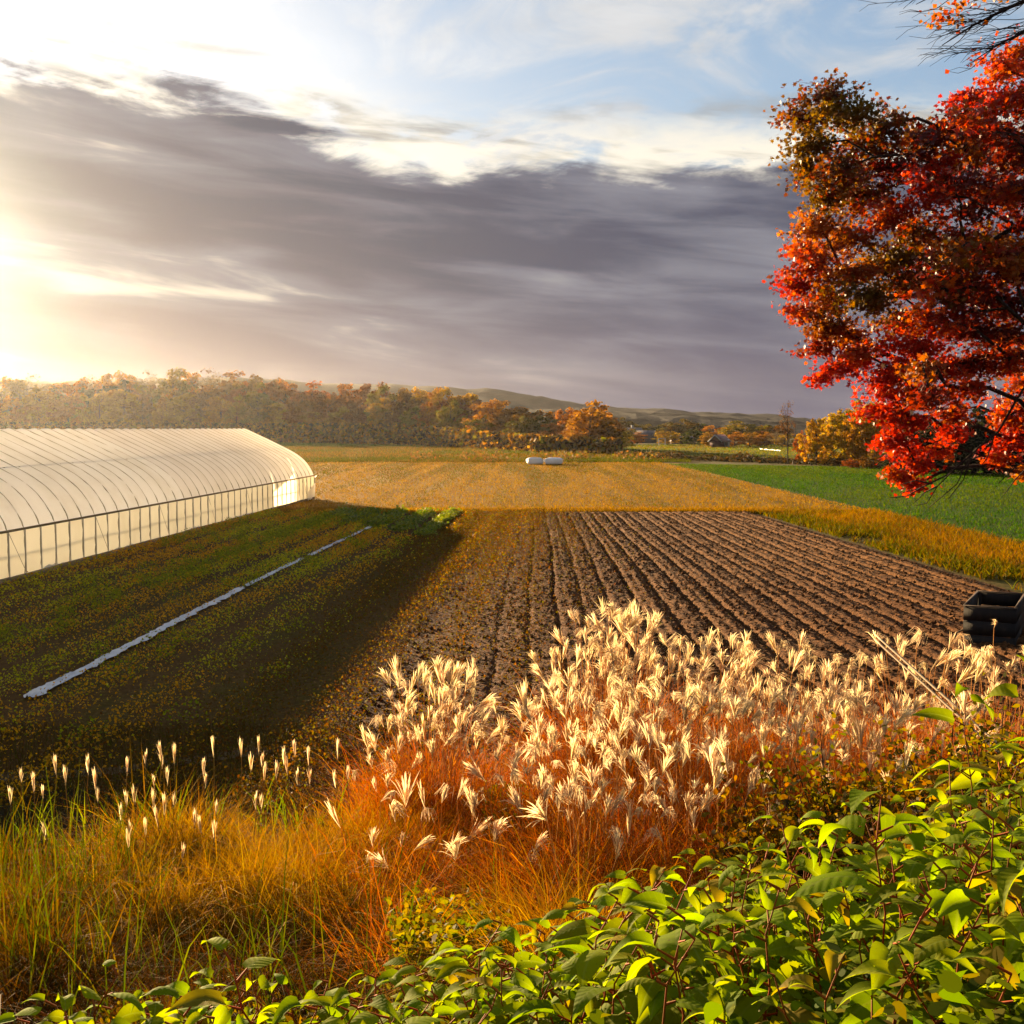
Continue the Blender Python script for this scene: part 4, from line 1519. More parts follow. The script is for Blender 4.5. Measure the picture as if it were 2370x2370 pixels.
def build_crops():
    # five rows of low bright leafy crop at the far end of the beds
    m = foliage('crop_leaf', None, 0.5, 0.5, 0, 0, 0.2)
    rows = CROP_ROWS
    for k, (x0, y0, y1) in enumerate(rows):
        n = 2600
        y = rng.uniform(y0, y1, n)
        x = x0 + AX * (y - 62) + rng.normal(0, 0.18, n)
        z = np.abs(rng.normal(0, 0.13, n)) + 0.04
        c = mixcols([(0.22, 0.26, 0.018), (0.30, 0.31, 0.026), (0.15, 0.20, 0.016)], n)
        V, f = leaf_faces(np.stack([x, y, z], 1), rng.normal(size=(n, 3)) * .7 + np.array([0, -.3, .8]), rng.uniform(0.10, 0.22, n))
        o = link('crop_row', np_mesh('crop_row', V, f, np.repeat(c, 4, 0)), m)
        tag(o, '%s row of bright green leafy crop counted from the greenhouse side' % ORD[k], 'crop row', 'green crop rows at the far end of the beds')
    # two dark tufts on the edge
    for u, v in ((850, 1172), (1005, 1170)):
        pass


build_crops()


# ================================================================== RED MAPLE (right)
def build_maple():
    D0 = 25.0
    tx, ty = at(2490, 1000, D0).x, D0
    root = empty('maple_tree', (tx, ty, 0))
    tag(root, 'large red and orange maple in full autumn leaf at the right edge', 'tree')
    # boughs: photo position, size in photo pixels, depth offset, colour key
    RD = [(0.70, 0.075, 0.018), (0.76, 0.11, 0.02), (0.60, 0.06, 0.016)]
    RO = [(0.62, 0.11, 0.018), (0.58, 0.075, 0.015), (0.60, 0.16, 0.02)]
    OR = [(0.50, 0.15, 0.02), (0.42, 0.14, 0.022), (0.55, 0.20, 0.025), (0.40, 0.10, 0.018)]
    BR = [(0.26, 0.085, 0.022), (0.30, 0.12, 0.025), (0.20, 0.10, 0.025), (0.32, 0.065, 0.018)]
    OL = [(0.25, 0.15, 0.025), (0.30, 0.14, 0.022), (0.20, 0.12, 0.025)]
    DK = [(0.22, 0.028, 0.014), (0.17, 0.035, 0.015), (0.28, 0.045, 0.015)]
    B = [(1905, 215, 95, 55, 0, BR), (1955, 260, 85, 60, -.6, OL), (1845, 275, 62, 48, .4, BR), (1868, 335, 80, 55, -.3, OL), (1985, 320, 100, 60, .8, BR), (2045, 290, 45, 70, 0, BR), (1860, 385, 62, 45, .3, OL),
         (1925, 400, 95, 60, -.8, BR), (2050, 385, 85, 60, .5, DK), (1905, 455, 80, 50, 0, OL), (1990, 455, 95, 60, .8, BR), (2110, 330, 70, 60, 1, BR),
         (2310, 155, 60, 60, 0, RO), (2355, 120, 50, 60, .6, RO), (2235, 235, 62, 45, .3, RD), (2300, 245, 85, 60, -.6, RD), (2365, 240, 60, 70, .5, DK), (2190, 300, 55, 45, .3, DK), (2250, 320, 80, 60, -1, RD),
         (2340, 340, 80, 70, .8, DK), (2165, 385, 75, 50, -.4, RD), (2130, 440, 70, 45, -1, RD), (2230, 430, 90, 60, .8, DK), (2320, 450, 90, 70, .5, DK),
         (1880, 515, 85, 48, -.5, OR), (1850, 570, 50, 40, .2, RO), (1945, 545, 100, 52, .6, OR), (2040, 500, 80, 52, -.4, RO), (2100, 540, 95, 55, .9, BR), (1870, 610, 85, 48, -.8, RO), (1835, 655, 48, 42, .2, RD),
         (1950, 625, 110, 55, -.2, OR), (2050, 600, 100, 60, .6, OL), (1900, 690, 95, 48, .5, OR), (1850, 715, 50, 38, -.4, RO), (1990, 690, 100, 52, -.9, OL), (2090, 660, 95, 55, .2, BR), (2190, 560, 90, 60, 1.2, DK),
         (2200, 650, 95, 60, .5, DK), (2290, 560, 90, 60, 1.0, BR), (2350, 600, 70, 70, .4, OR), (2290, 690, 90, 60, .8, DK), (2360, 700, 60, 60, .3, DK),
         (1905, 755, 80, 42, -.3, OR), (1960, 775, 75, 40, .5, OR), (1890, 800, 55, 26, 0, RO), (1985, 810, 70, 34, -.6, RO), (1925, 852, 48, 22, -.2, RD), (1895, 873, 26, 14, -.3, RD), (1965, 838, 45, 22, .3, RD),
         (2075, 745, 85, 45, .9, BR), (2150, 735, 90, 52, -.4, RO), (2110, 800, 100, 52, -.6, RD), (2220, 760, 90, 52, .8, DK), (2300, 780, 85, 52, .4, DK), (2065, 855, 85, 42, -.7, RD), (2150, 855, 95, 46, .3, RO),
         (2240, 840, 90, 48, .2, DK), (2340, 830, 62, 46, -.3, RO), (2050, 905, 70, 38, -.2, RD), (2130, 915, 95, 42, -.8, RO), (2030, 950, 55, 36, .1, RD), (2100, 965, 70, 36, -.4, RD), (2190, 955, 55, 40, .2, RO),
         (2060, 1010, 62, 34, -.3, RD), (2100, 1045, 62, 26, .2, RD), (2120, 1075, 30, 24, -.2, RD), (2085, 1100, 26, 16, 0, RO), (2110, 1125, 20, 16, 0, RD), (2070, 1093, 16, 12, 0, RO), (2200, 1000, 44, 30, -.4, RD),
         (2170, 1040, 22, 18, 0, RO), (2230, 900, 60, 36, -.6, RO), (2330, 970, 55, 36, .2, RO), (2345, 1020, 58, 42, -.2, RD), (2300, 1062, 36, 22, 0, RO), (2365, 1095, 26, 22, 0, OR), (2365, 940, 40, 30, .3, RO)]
    # the half beyond the picture's edge, in the same manner
    r2 = np.random.default_rng(5)
    for k in range(70):
        v = r2.uniform(150, 1020)
        ed = 2490 + 600 * math.sqrt(max(0.05, 1 - ((v - 600) / 560) ** 2))
        u = r2.uniform(2390, ed)
        B.append((u, v, r2.uniform(70, 110), r2.uniform(42, 60), r2.normal(0, 1.4), [RD, RO, OR, DK, BR][k % 5]))
    for k in range(46):
        v = r2.uniform(260, 960)
        u = r2.uniform(2120, 2650)
        B.append((u, v, r2.uniform(70, 110), r2.uniform(42, 60), r2.choice([-1, 1]) * r2.uniform(1.5, 3.0), [RO, OR, DK, BR, DK][k % 5]))
    mb = MB()
    trunk_pts = [(tx, ty, -0.2), (tx - .05, ty, 1.5), (tx + .05, ty + .05, 3.2), (tx, ty, 5.5), (tx + .1, ty - .1, 8.0), (tx, ty, 10.5), (tx, ty, 12.2)]
    mb.tube([Vector(p) - Vector((tx, ty, 0)) for p in trunk_pts], [0.42, 0.34, 0.31, 0.26, 0.19, 0.10, 0.03], 10)
    mb.build('trunk', bark, root, True)
    origin = Vector((tx, ty, 0))
    # branching skeleton: every bough grows from the nearest suitable point of what already stands
    nodes = [(Vector((tx, ty, z)), -1) for z in np.arange(3.0, 11.5, 0.5)]
    ntr = len(nodes)
    cost = [0.0] * ntr
    boughs = []
    for (u, v, ru, rv, dy, cols) in B:
        Y = D0 + dy * 1.2
        boughs.append((at(u, v, Y), ru / F * Y, rv / F * Y, cols, u < 2420 and abs(dy) < 1.45))
    boughs.sort(key=lambda q: math.hypot(q[0].x - tx, q[0].y - ty))
    ends = []
    for bi, (c, rx, rz, cols, vis) in enumerate(boughs):
        best = None
        for k, (p, par) in enumerate(nodes):
            d = (c - p).length
            up = (c.z - p.z) / max(d, 0.1)
            w = d * (1.0 + 0.8 * max(0, -up - 0.1)) + 0.62 * cost[k]
            if best is None or w < best[0]:
                best = (w, k)
        k = best[1]
        p = nodes[k][0]
        d = (c - p).length
        m = max(2, int(d / 0.7))
        bend = Vector((random.uniform(-.1, .1), random.uniform(-.12, .12), 0.13)) * d
        prev = k
        for j in range(1, m + 1):
            t = j / m
            q = p.lerp(c, t) + bend * math.sin(t * math.pi) + Vector((random.uniform(-.06, .06), random.uniform(-.06, .06), random.uniform(-.05, .05))) * (j < m)
            nodes.append((q, prev))
            cost.append(cost[prev] + d / m)
            prev = len(nodes) - 1
        ends.append(prev)
    load = [0.0] * len(nodes)
    for e in ends:
        k = e
        while k >= 0:
            load[k] += 1
            k = nodes[k][1]
    limbs = MB()
    for k in range(ntr, len(nodes)):
        p, par = nodes[k]
        r1 = 0.007 + 0.0145 * load[k] ** 0.55
        r0 = r1 if par < ntr else 0.007 + 0.0145 * max(load[par], load[k]) ** 0.55 * 0.5 + 0.5 * 0.0145 * load[k] ** 0.55
        limbs.tube([nodes[par][0] - origin, p - origin], [r0, r1], 5 if r1 > 0.02 else 4, cap=False)
    pos, nrm, size, col = [], [], [], []
    twigs = MB()
    for e, (c, rx, rz, cols, vis) in zip(ends, boughs):
        q = nodes[nodes[e][1]][0]
        nspray = int((20 if vis else 8) * (rx * rz) / 0.40) + 4
        tint = 1 + rng.normal(0, 0.10)
        for s in range(nspray):
            d = rng.normal(size=3)
            d /= np.linalg.norm(d)
            rr = rng.uniform(0, 1) ** 0.42
            sp = Vector((c.x + d[0] * rr * rx, c.y + d[1] * rr * rx, c.z + d[2] * rr * rz))
            st = q.lerp(c, rng.uniform(0.2, 1))
            twigs.tube([st - origin, st.lerp(sp, .6) - origin + Vector((0, 0, 0.06)), sp - origin], [0.008, 0.005, 0.0025], 3, cap=False)
            m = int(rng.integers(28, 46)) if vis else 18
            dirv = np.array(sp - st)
            along = rng.uniform(0.3, 1.12, m)[:, None]
            P = np.array(st) + dirv * along + rng.normal(0, 1, (m, 3)) * np.array([0.13, 0.13, 0.075])
            P[:, 2] -= 0.05
            pos.append(P - np.array(origin))
            nrm.append(rng.normal(size=(m, 3)) * 0.75 + np.array([-.25, -.25, 0.75]))
            size.append(rng.uniform(0.068, 0.122, m) * (1 if vis else 1.25))
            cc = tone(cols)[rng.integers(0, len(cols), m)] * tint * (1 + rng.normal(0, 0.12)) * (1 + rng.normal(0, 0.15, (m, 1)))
            col.append(cc)
    limbs.build('branch', bark, root, True)
    # bare drooping branch in front of the green field
    for pts in ([(2420, 820), (2350, 930), (2310, 1000), (2260, 1040), (2200, 1095), (2130, 1130), (2090, 1140)], [(2260, 1040), (2240, 1080), (2200, 1100)], [(2245, 1065), (2230, 1110), (2195, 1155)],
                [(2200, 1095), (2170, 1125), (2145, 1165), (2120, 1170)], [(2160, 1120), (2120, 1112), (2085, 1122)], [(2250, 1045), (2215, 1120), (2150, 1175)], [(2300, 1010), (2285, 1060), (2250, 1105)],
                [(2130, 1130), (2100, 1148), (2060, 1152)], [(2170, 1125), (2140, 1140), (2115, 1165)], [(2400, 1060), (2350, 1110), (2320, 1150)], [(2400, 1040), (2340, 1090), (2310, 1120)]):
        n = len(pts)
        P = [at(u, v, D0 - 1.5 + 0.1 * i) - origin for i, (u, v) in enumerate(pts)]
        twigs.tube(P, [0.030 * (1 - i / n) + 0.006 for i in range(n)] if n > 5 else [0.013 * (1 - i / n) + 0.004 for i in range(n)], 4, cap=False)
    twigs.build('twig', bark, root)
    pos = np.concatenate(pos)
    nrm = np.concatenate(nrm)
    size = np.concatenate(size)
    col = np.concatenate(col)
    V, f = lobed_leaves(pos, nrm, size * 1.12, MAPLE, 0.8)
    m = foliage('maple_leaf', None, 0.50, 0.5, 0, 0, 0.25, 1.05, False, 1.15)
    link('crown', np_mesh('crown', V, f, np.repeat(np.clip(col, .004, .95), len(MAPLE), 0)), m, root)
    print('maple leaves', len(pos))


build_maple()


def build_overhang():
    """second tree: trunk out of the picture to the right, one thin branch hanging into the top corner"""
    base = Vector((11.5, 15.5, 0))
    root = empty('overhanging_tree', base)
    tag(root, 'tree with thin drooping twigs and few orange leaves reaching in at top right corner', 'tree')
    mb = MB()
    mb.tube([(0, 0, -.2), (0, 0, 3), (-.1, 0, 7), (-.1, .1, 11), (0, 0, 14)], [0.38, 0.3, 0.24, 0.16, 0.04], 9)
    mb.build('trunk', bark, root, True)
    Y = 14.0
    tw = MB()
    pos, col = [], []
    main = [at(2900, -330, Y + 1), at(2600, -120, Y + .5), at(2420, -20, Y), at(2330, 20, Y), at(2250, 60, Y), at(2180, 105, Y - .2)]
    tw.tube([Vector((11.4, 15.5, 9.5)) - base] + [p - base for p in main], [0.10, 0.07, 0.05, 0.028, 0.02, 0.013, 0.005], 6)
    starts = [(2410, -15), (2380, 0), (2350, 10), (2330, 20), (2300, 35), (2280, 45), (2250, 60), (2400, 40), (2440, 60), (2360, -30), (2300, -30)]
    tw.tube([main[1] - base, at(2480, 10, Y) - base, at(2370, 72, Y) - base, at(2300, 110, Y) - base, at(2240, 150, Y) - base], [0.035, 0.024, 0.014, 0.009, 0.004], 5)
    tw.tube([main[1] - base, at(2450, -70, Y) - base, at(2300, -60, Y) - base, at(2180, -20, Y) - base, at(2120, 10, Y) - base], [0.035, 0.024, 0.014, 0.009, 0.004], 5)
    starts += [(2370, 72), (2330, 92), (2300, 110), (2230, -40), (2180, -20), (2400, 55)]
    for (u, v) in starts:
        for k in range(3):
            L = random.uniform(60, 200)
            a = random.uniform(-0.05, 0.95)
            P = []
            for j in range(5):
                t = j / 4
                uu = u - L * t * math.cos(a) - 14 * t * t
                vv = v + L * t * math.sin(a) * (1 - 0.55 * t) + 16 * t * (1 - t) + random.uniform(-4, 4)
                P.append(at(uu, vv, Y + random.uniform(-.05, .05) + 0.4 * t * math.sin(k * 2.1)) - base)
            tw.tube(P, [0.007, 0.006, 0.0045, 0.0035, 0.002], 3, cap=False)
            for j in range(3):
                i = random.randint(1, 3)
                s = P[i]
                e = s + Vector((random.uniform(-.35, -.1), random.uniform(-.1, .1), random.uniform(-.18, .06)))
                tw.tube([s, s.lerp(e, .5) + Vector((0, 0, .03)), e], [0.004, 0.003, 0.002], 3, cap=False)
                if random.random() < 0.06:
                    pos.append(np.array(e))
    for (u, v, n, sp) in ((2225, 12, 60, 38), (2180, 45, 45, 24), (2270, -20, 50, 36), (2160, 62, 12, 14), (2330, -30, 30, 36)):
        for _ in range(n):
            p = at(u + random.gauss(0, sp), v + random.gauss(0, sp * .4), Y + random.uniform(-.4, .4)) - base
            pos.append(np.array(p))
    tw.build('branch', bark, root)
    pos = np.array(pos)
    n = len(pos)
    V, f = leaf_faces(pos, rng.normal(size=(n, 3)), rng.uniform(0.045, 0.08, n), 0.9, 0.35)
    c = mixcols([(0.55, 0.16, 0.02), (0.50, 0.22, 0.03), (0.58, 0.10, 0.02)], n)
    link('foliage', np_mesh('foliage', V, f, np.repeat(c, 4, 0)), MATS['maple_leaf'], root)


build_overhang()


# ================================================================== BOX, POLES
def build_box():
    wood = solid('dark_plywood', (0.030, 0.020, 0.014), (0.014, 0.010, 0.008), 4.0, 0.8, 0.4, 0.01, (3, 3, 0.6))
    rimm = solid('box_rim', (0.09, 0.055, 0.035), (0.05, 0.03, 0.02), 4.0, 0.8, 0.3)
    root = empty('wooden_box', (10.35, 24.4, 0), -0.49)
    tag(root, 'dark open-topped wooden box standing at the right end of the ploughed soil', 'box')
    w, d, h, t = 1.0, 2.4, 0.94, 0.035
    for (x, y, sx, sy) in ((0, -d / 2, w, t), (0, d / 2, w, t), (-w / 2 + t / 2, 0, t, d - t - .004), (w / 2 - t / 2, 0, t, d - t - .004)):
        # three boards per side, narrow gaps between them
        for k in range(3):
            mb = MB()
            mb.box((x, y, 0.06 + (k + .5) * (h - .06) / 3), (sx, sy, (h - .06) / 3 - 0.012))
            mb.build('board', wood, root)
    for (x, y) in ((-1, -1), (-1, 1), (1, -1), (1, 1)):
        mb = MB()
        mb.box((x * (w / 2 - t - .03), y * (d / 2 - t - .03), h / 2), (0.06, 0.06, h - 0.01))
        mb.build('corner_post', wood, root)
    for (x, y, sx, sy) in ((0, -d / 2, w + .03, .06), (0, d / 2, w + .03, .06), (-w / 2 + t / 2, 0, .055, d - .07), (w / 2 - t / 2, 0, .055, d - .07)):
        mb = MB()
        mb.box((x, y, h + 0.012), (sx, sy, 0.022))
        mb.build('rim', rimm, root)
    mb = MB()
    mb.box((0, 0, 0.05), (w - .1, d - .1, .03))
    mb.build('floor_panel', wood, root)
    pale = solid('pale_wood', (0.62, 0.46, 0.28), (0.45, 0.31, 0.17), 5.0, 0.7, 0.2, 0.004, (6, 6, 0.7))

    def stake(p, q, r, label, name='wooden_stake'):
        mb = MB()
        d = (q - p)
        mb.tube([Vector((0, 0, 0)), d * 0.5 + Vector((0.004, 0, 0.003)), d * 0.97, d], [r, r * 1.02, r * 0.97, r * 0.6], 8)
        o = mb.build(name, pale, None, True, loc=p)
        tag(o, label, 'stake', 'pale stakes leaning in the grass')
    def run(p, q, Y0, Y1, r, label, ext=1.6):
        a, b = at(p[0], p[1], Y0), at(q[0], q[1], Y1)
        b = a + (b - a) * ext
        gz = float(bank_z(b.x, b.y))
        if b.z > gz:                       # carry it on down until it stands on the ground
            k = (a.z - gz + .1) / max(a.z - b.z, 0.05)
            b = a + (b - a) * min(k, 4.0)
        stake(b, a, r, label)
    run((2026, 1469), (2114, 1548), 12.6, 11.8, 0.013, 'upper of two parallel pale stakes slanting out of the plume grass')
    run((2024, 1479), (2112, 1560), 12.6, 11.8, 0.013, 'lower of two parallel pale stakes slanting out of the plume grass')
    up = Vector((0, 0, 0.03))
    p3 = at(2243, 1450, 24.3)
    stake(on_ground(2150, 1502) + up, p3, 0.020, 'thin brown-pink stake sloping down leftward from the dark box')
    stake(on_ground(2252, 1540) + up, on_ground(2194, 1484) + up * 2, 0.022, 'short pale stake lying toward the camera below the dark box')
    stake(on_ground(2246, 1520) + up, on_ground(2292, 1512) + up * 2, 0.018, 'nearly level thin stake lying in front of the dark box')


build_box()


# ================================================================== SILVERGRASS (plumes)
def plume_mesh(seed, n=15, spread=0.36, L=0.30, droop=0.10):
    n = int(n * 2.6)
    """a feathery fan of silky strands on a short axis, tip up, 0.3 m long"""
    r = np.random.default_rng(seed)
    V, f, CC = [], [], []
    for k in range(n):
        t0 = 0.40 * (k / n)
        z0 = L * 0.55 * t0
        a = r.uniform(0, 2 * np.pi)
        sp = spread * 1.25 * r.uniform(0.1, 1.0) * (1 - 0.5 * k / n)
        ll = L * r.uniform(0.55, 0.85) * (1 - 0.25 * t0)
        wd = 0.0036 * r.uniform(0.7, 1.4)
        b = len(V)
        dx, dy = math.cos(a), math.sin(a)
        sx, sy = -dy, dx
        col = np.array([0.78, 0.60, 0.32]) * r.uniform(0.8, 1.1)
        for j, t in enumerate((0, .35, .7, 1.0)):
            off = ll * sp * (t + 0.3 * t * t)
            zz = z0 + ll * (t - droop * 2.2 * t ** 3)
            w = wd * (0.5, 1.0, 0.9, 0.15)[j]
            cx = dx * off + droop * ll * 1.2 * t * t
            cy = dy * off
            V += [(cx - sx * w, cy - sy * w, zz), (cx + sx * w, cy + sy * w, zz)]
            CC += [col * (0.85 + 0.2 * t)] * 2
            if j:
                p = b + 2 * (j - 1)
                f.append((p, p + 1, p + 3, p + 2))
    me = np_mesh('plume', V, np.array(f, np.int32), np.clip(np.array(CC), 0, .92))
    me.materials.append(M_plume)
    return me


M_plume = foliage('plume_silk', None, 0.66, 0.7, 0.02, 0.2, 0.1, 0.95, False, 1.1)
PLUMES = [plume_mesh(1, 13, .34), plume_mesh(2, 12, .26, .36, .05), plume_mesh(3, 15, .46, .28, .18), plume_mesh(4, 12, .30, .34, .32), plume_mesh(5, 10, .5, .27, .10), plume_mesh(6, 8, .14, .30, .02), plume_mesh(11, 11, .38, .36, .42), plume_mesh(12, 9, .22, .24, .28), plume_mesh(13, 14, .28, .40, .14)]
PLUMES_SLIM = [plume_mesh(7, 8, .14, .24, .01), plume_mesh(8, 9, .18, .22, .03), plume_mesh(9, 8, .12, .26, .0)]
RUSTG = [(0.66, 0.21, 0.022), (0.56, 0.15, 0.02), (0.74, 0.30, 0.032), (0.44, 0.11, 0.018)]


def clump(u, vtop, Y, nplume, label, group, spread=0.55, drop=0.45, cols=RUSTG, lean=0.2, nblade=330):
    nplume = int(nplume * 1.35)
    top = at(u, vtop, Y)
    gz = float(bank_z(top.x, Y))
    H = max(0.9, top.z - gz - 0.06)
    root = empty('silvergrass_clump', (top.x, Y, gz))
    tag(root, label, 'ornamental grass', group)
    n = nblade
    a = rng.uniform(0, 2 * np.pi, n)
    rr = spread * 0.55 * np.sqrt(rng.uniform(0, 1, n))
    pts = np.stack([np.cos(a) * rr, np.sin(a) * rr, np.full(n, -0.03)], 1)
    hh = H * rng.uniform(0.38, 0.86, n)
    la = np.stack([a + rng.normal(0, .5, n), np.abs(rng.normal(0.12, 0.12, n))], 1)
    ct = mixcols(cols, n)
    V, fs, CC = blade_strips(pts, hh, rng.uniform(0.006, 0.013, n), la, rng.uniform(0.1, 0.75, n), rng.uniform(0, np.pi, n), ct * 0.85, ct, 4)  # blade bases dimmed too, as shade inside the clump
    stems = MB()
    for k in range(nplume):
        b = rng.uniform(0, 2 * math.pi)
        q = spread * math.sqrt(rng.uniform(0, 1))
        h = H * (1 - drop * rng.uniform(0, 1) ** 1.3)
        if k == 0:
            h, q = H, 0.05
        p0 = Vector((math.cos(b) * q * .35, math.sin(b) * q * .35, 0))
        tip = Vector((math.cos(b) * q + lean * 0.25 * rng.uniform(0, 1), math.sin(b) * q, h - 0.28))
        mid = p0.lerp(tip, .55) + Vector((-(tip.x - p0.x) * .12, -(tip.y - p0.y) * .12, .02))
        stems.tube([p0, mid, tip], [0.005, 0.004, 0.003], 3, (0.50, 0.27, 0.08), False)
        d = (tip - mid).normalized()
        d = (d + Vector((lean * rng.normal(0.5, 1.6), rng.normal(0, 0.35), 0))).normalized()
        qt = d.to_track_quat('Z', 'Y') @ Quaternion((0, 0, 1), rng.uniform(0, 6.28))
        link('plume', PLUMES[int(rng.integers(0, len(PLUMES)))], None, root, tip, qt, float(rng.uniform(0.65, 1.3)))
    sv = np.array(stems.v)
    nb = len(V)
    V = np.concatenate([V, sv])
    CC = np.concatenate([CC, np.array(stems.c)])
    fs.append(np.array(stems.f4, np.int32) + nb)
    # join quads together
    quads = np.concatenate([x for x in fs if x.shape[1] == 4])
    tris = np.concatenate([x for x in fs if x.shape[1] == 3])
    o = link('foliage', np_mesh('foliage', V, [quads, tris], np.clip(CC, .004, .9)), M_blade, root)
    return root


def build_silvergrass():
    back = [(1265, 1570, 8), (1325, 1460, 13), (1360, 1420, 16), (1392, 1360, 16), (1425, 1385, 22), (1475, 1390, 22), (1560, 1425, 15), (1630, 1430, 15), (1715, 1435, 14), (1790, 1445, 13), (1865, 1460, 13),
            (1935, 1465, 12), (2015, 1480, 11), (2115, 1420, 14), (2190, 1490, 8), (2250, 1475, 7), (2300, 1385, 6), (2355, 1450, 8)]
    hump = [(890, 1670, 8), (945, 1590, 12), (990, 1505, 18), (1030, 1510, 17), (1090, 1540, 10), (1140, 1580, 8)]
    mid = [(1195, 1690, 8), (1255, 1640, 12), (1330, 1565, 16), (1410, 1520, 17), (1490, 1530, 16), (1575, 1550, 16), (1660, 1550, 16), (1745, 1560, 16), (1830, 1560, 16), (1915, 1565, 16), (1990, 1560, 16),
           (2070, 1570, 13), (2170, 1590, 10), (2260, 1580, 8)]
    front = [(860, 1760, 4), (930, 1780, 4), (1010, 1770, 4), (1090, 1790, 3), (1180, 1790, 4), (1270, 1730, 8), (1350, 1660, 14), (1430, 1630, 16), (1510, 1640, 12), (1590, 1670, 8), (1680, 1690, 5), (1740, 1740, 8), (2060, 1690, 7)]
    for rowname, row, Y, extra in (('back', back, 12.6, 'against the dark soil'), ('hump', hump, 11.6, 'in the separate pale hump'), ('middle', mid, 10.8, 'in the middle of the thicket'), ('front', front, 9.2, 'on the near side of the thicket')):
        for i, (u, v, n) in enumerate(row):
            if rowname == 'back' and u == 1392:
                lab = 'tallest plume grass clump, its top feather standing highest against the furrows'
            elif rowname == 'back' and u == 2300:
                lab = 'thin plume grass clump rising in front of the dark box'
            elif rowname == 'back' and u == 2115:
                lab = 'tight bunch of plumes just right of the two leaning stakes'
            else:
                lab = '%s cream-plumed grass clump from the left %s' % (ORD[i], extra)
            clump(u, v, Y + rng.uniform(-.35, .35), n, lab, 'plumed grass clumps', 0.5 if Y > 10 else 0.6, 0.28 if Y > 10 else 0.34)


build_silvergrass()


def build_reeds():
    Z = [(90, 940), (45, 1040), (150, 990), (190, 1020), (250, 910), (290, 950), (392, 900), (425, 975), (435, 1030), (565, 1050), (600, 1040), (648, 860), (720, 830), (724, 872), (778, 870), (745, 950), (690, 965),
         (905, 915), (915, 960), (955, 830), (1078, 830), (1122, 895), (1157, 815), (1170, 870), (1180, 940), (1232, 925), (1270, 860), (1285, 905), (1318, 830), (1380, 870), (1384, 950), (1330, 950), (1510, 840), (565, 905),
         (685, 1050), (705, 1130), (735, 1090), (775, 1050), (870, 1130), (965, 1080), (540, 1110), (575, 1170), (200, 1180), (650, 1180), (900, 1170), (955, 1190), (575, 1230), (1145, 1060), (1165, 1060), (810, 1280), (1500, 960), (1550, 930)]
    Z.sort()
    stem_m = foliage('reed_stem', (0.36, 0.22, 0.06), 0.3, 0.6, 0.03, 0.3)
    leaf_m = foliage('reed_leaf', (0.20, 0.24, 0.03), 0.5, 0.55, 0.06, 0.5)
    mbl = []
    for s in range(4):
        r = np.random.default_rng(300 + s)
        n = 3
        pts = np.zeros((n, 3))
        pts[:, 2] = r.uniform(0.15, 0.6, n)
        V, fs, CC = blade_strips(pts, r.uniform(0.35, 0.6, n), np.full(n, 0.014), np.stack([r.uniform(0, 6.3, n), r.uniform(.1, .35, n)], 1), r.uniform(0, .4, n), r.uniform(0, 3, n), np.ones((n, 3)), np.ones((n, 3)), 3)
        me = np_mesh('leaf', V, fs)
        me.materials.append(leaf_m)
        mbl.append(me)
    for i, (zx, zy) in enumerate(Z):
        u, v = zx * 0.5176, 1300 + zy * 0.5176 - 24
        Y = 10.9 - max(0, (v - 1775)) / 60.0 * 0.55
        top = at(u, v, Y)
        gz = float(bank_z(top.x, Y))
        H = top.z - gz
        root = empty('plumed_reed', (top.x + random.uniform(-.06, .06), Y, gz))
        seg = 'left' if u < 200 else ('middle' if u < 480 else 'right')
        lab = {'left': 'slender plumed reed among the green blades at the far left', 'middle': 'slender plumed reed rising from the golden grass below the mulch strip',
               'right': 'slender plumed reed between the golden grass and the plume thicket'}[seg]
        tag(root, lab, 'reed', 'slender plumed reeds, ' + seg + ' stretch')
        mb = MB()
        tipx = top.x - root.location.x
        L = 0.22
        mb.tube([(0, 0, -.03), (tipx * .3, 0, H * .5), (tipx, 0, H - L * .8)], [0.0055, 0.0045, 0.0035], 4)
        mb.build('stem', stem_m, root)
        link('plume', PLUMES_SLIM[i % 3], None, root, (tipx, 0, H - L), (random.uniform(-.08, .08), random.uniform(-.12, .12), random.uniform(0, 6)), random.uniform(0.8, 1.05))
        link('leaf', mbl[i % 4], None, root, (0, 0, 0), (0, 0, random.uniform(0, 6)), (1, 1, max(.6, H / 1.2)))


build_reeds()


# ================================================================== BANK GRASSES (stuff)
def bank_points(n, u0, u1, y0, y1, cond=None):
    y = rng.uniform(y0, y1, n)
    u = rng.uniform(u0, u1, n)
    x = (u - 1185) / F * y
    k = np.ones(n, bool) if cond is None else cond(u, y)
    x, y = x[k], y[k]
    return np.stack([x, y, bank_z(x, y) - 0.02], 1)


def bank_grass(name, pts, h, w, cols, label, low=0.85, curl=(0.1, 0.8), lean=0.22, segs=4, hv=0.25, cat='grass'):
    q = np.sin(pts[:, 0] * 3.1 + 1.2 * np.sin(pts[:, 1] * 2.3)) + np.sin(pts[:, 1] * 3.7 + np.sin(pts[:, 0] * 4.1)) + 0.6 * np.sin(pts[:, 0] * 7.7 - pts[:, 1] * 6.1)
    pts = pts[rng.uniform(0, 1, len(pts)) < 0.72 + 0.22 * q]
    q = np.sin(pts[:, 0] * 3.1 + 1.2 * np.sin(pts[:, 1] * 2.3)) + np.sin(pts[:, 1] * 3.7 + np.sin(pts[:, 0] * 4.1)) + 0.6 * np.sin(pts[:, 0] * 7.7 - pts[:, 1] * 6.1)
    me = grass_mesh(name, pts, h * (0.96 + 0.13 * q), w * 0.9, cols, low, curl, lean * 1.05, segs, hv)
    return tag(link(name, me, M_blade), label, cat, None, 'stuff')


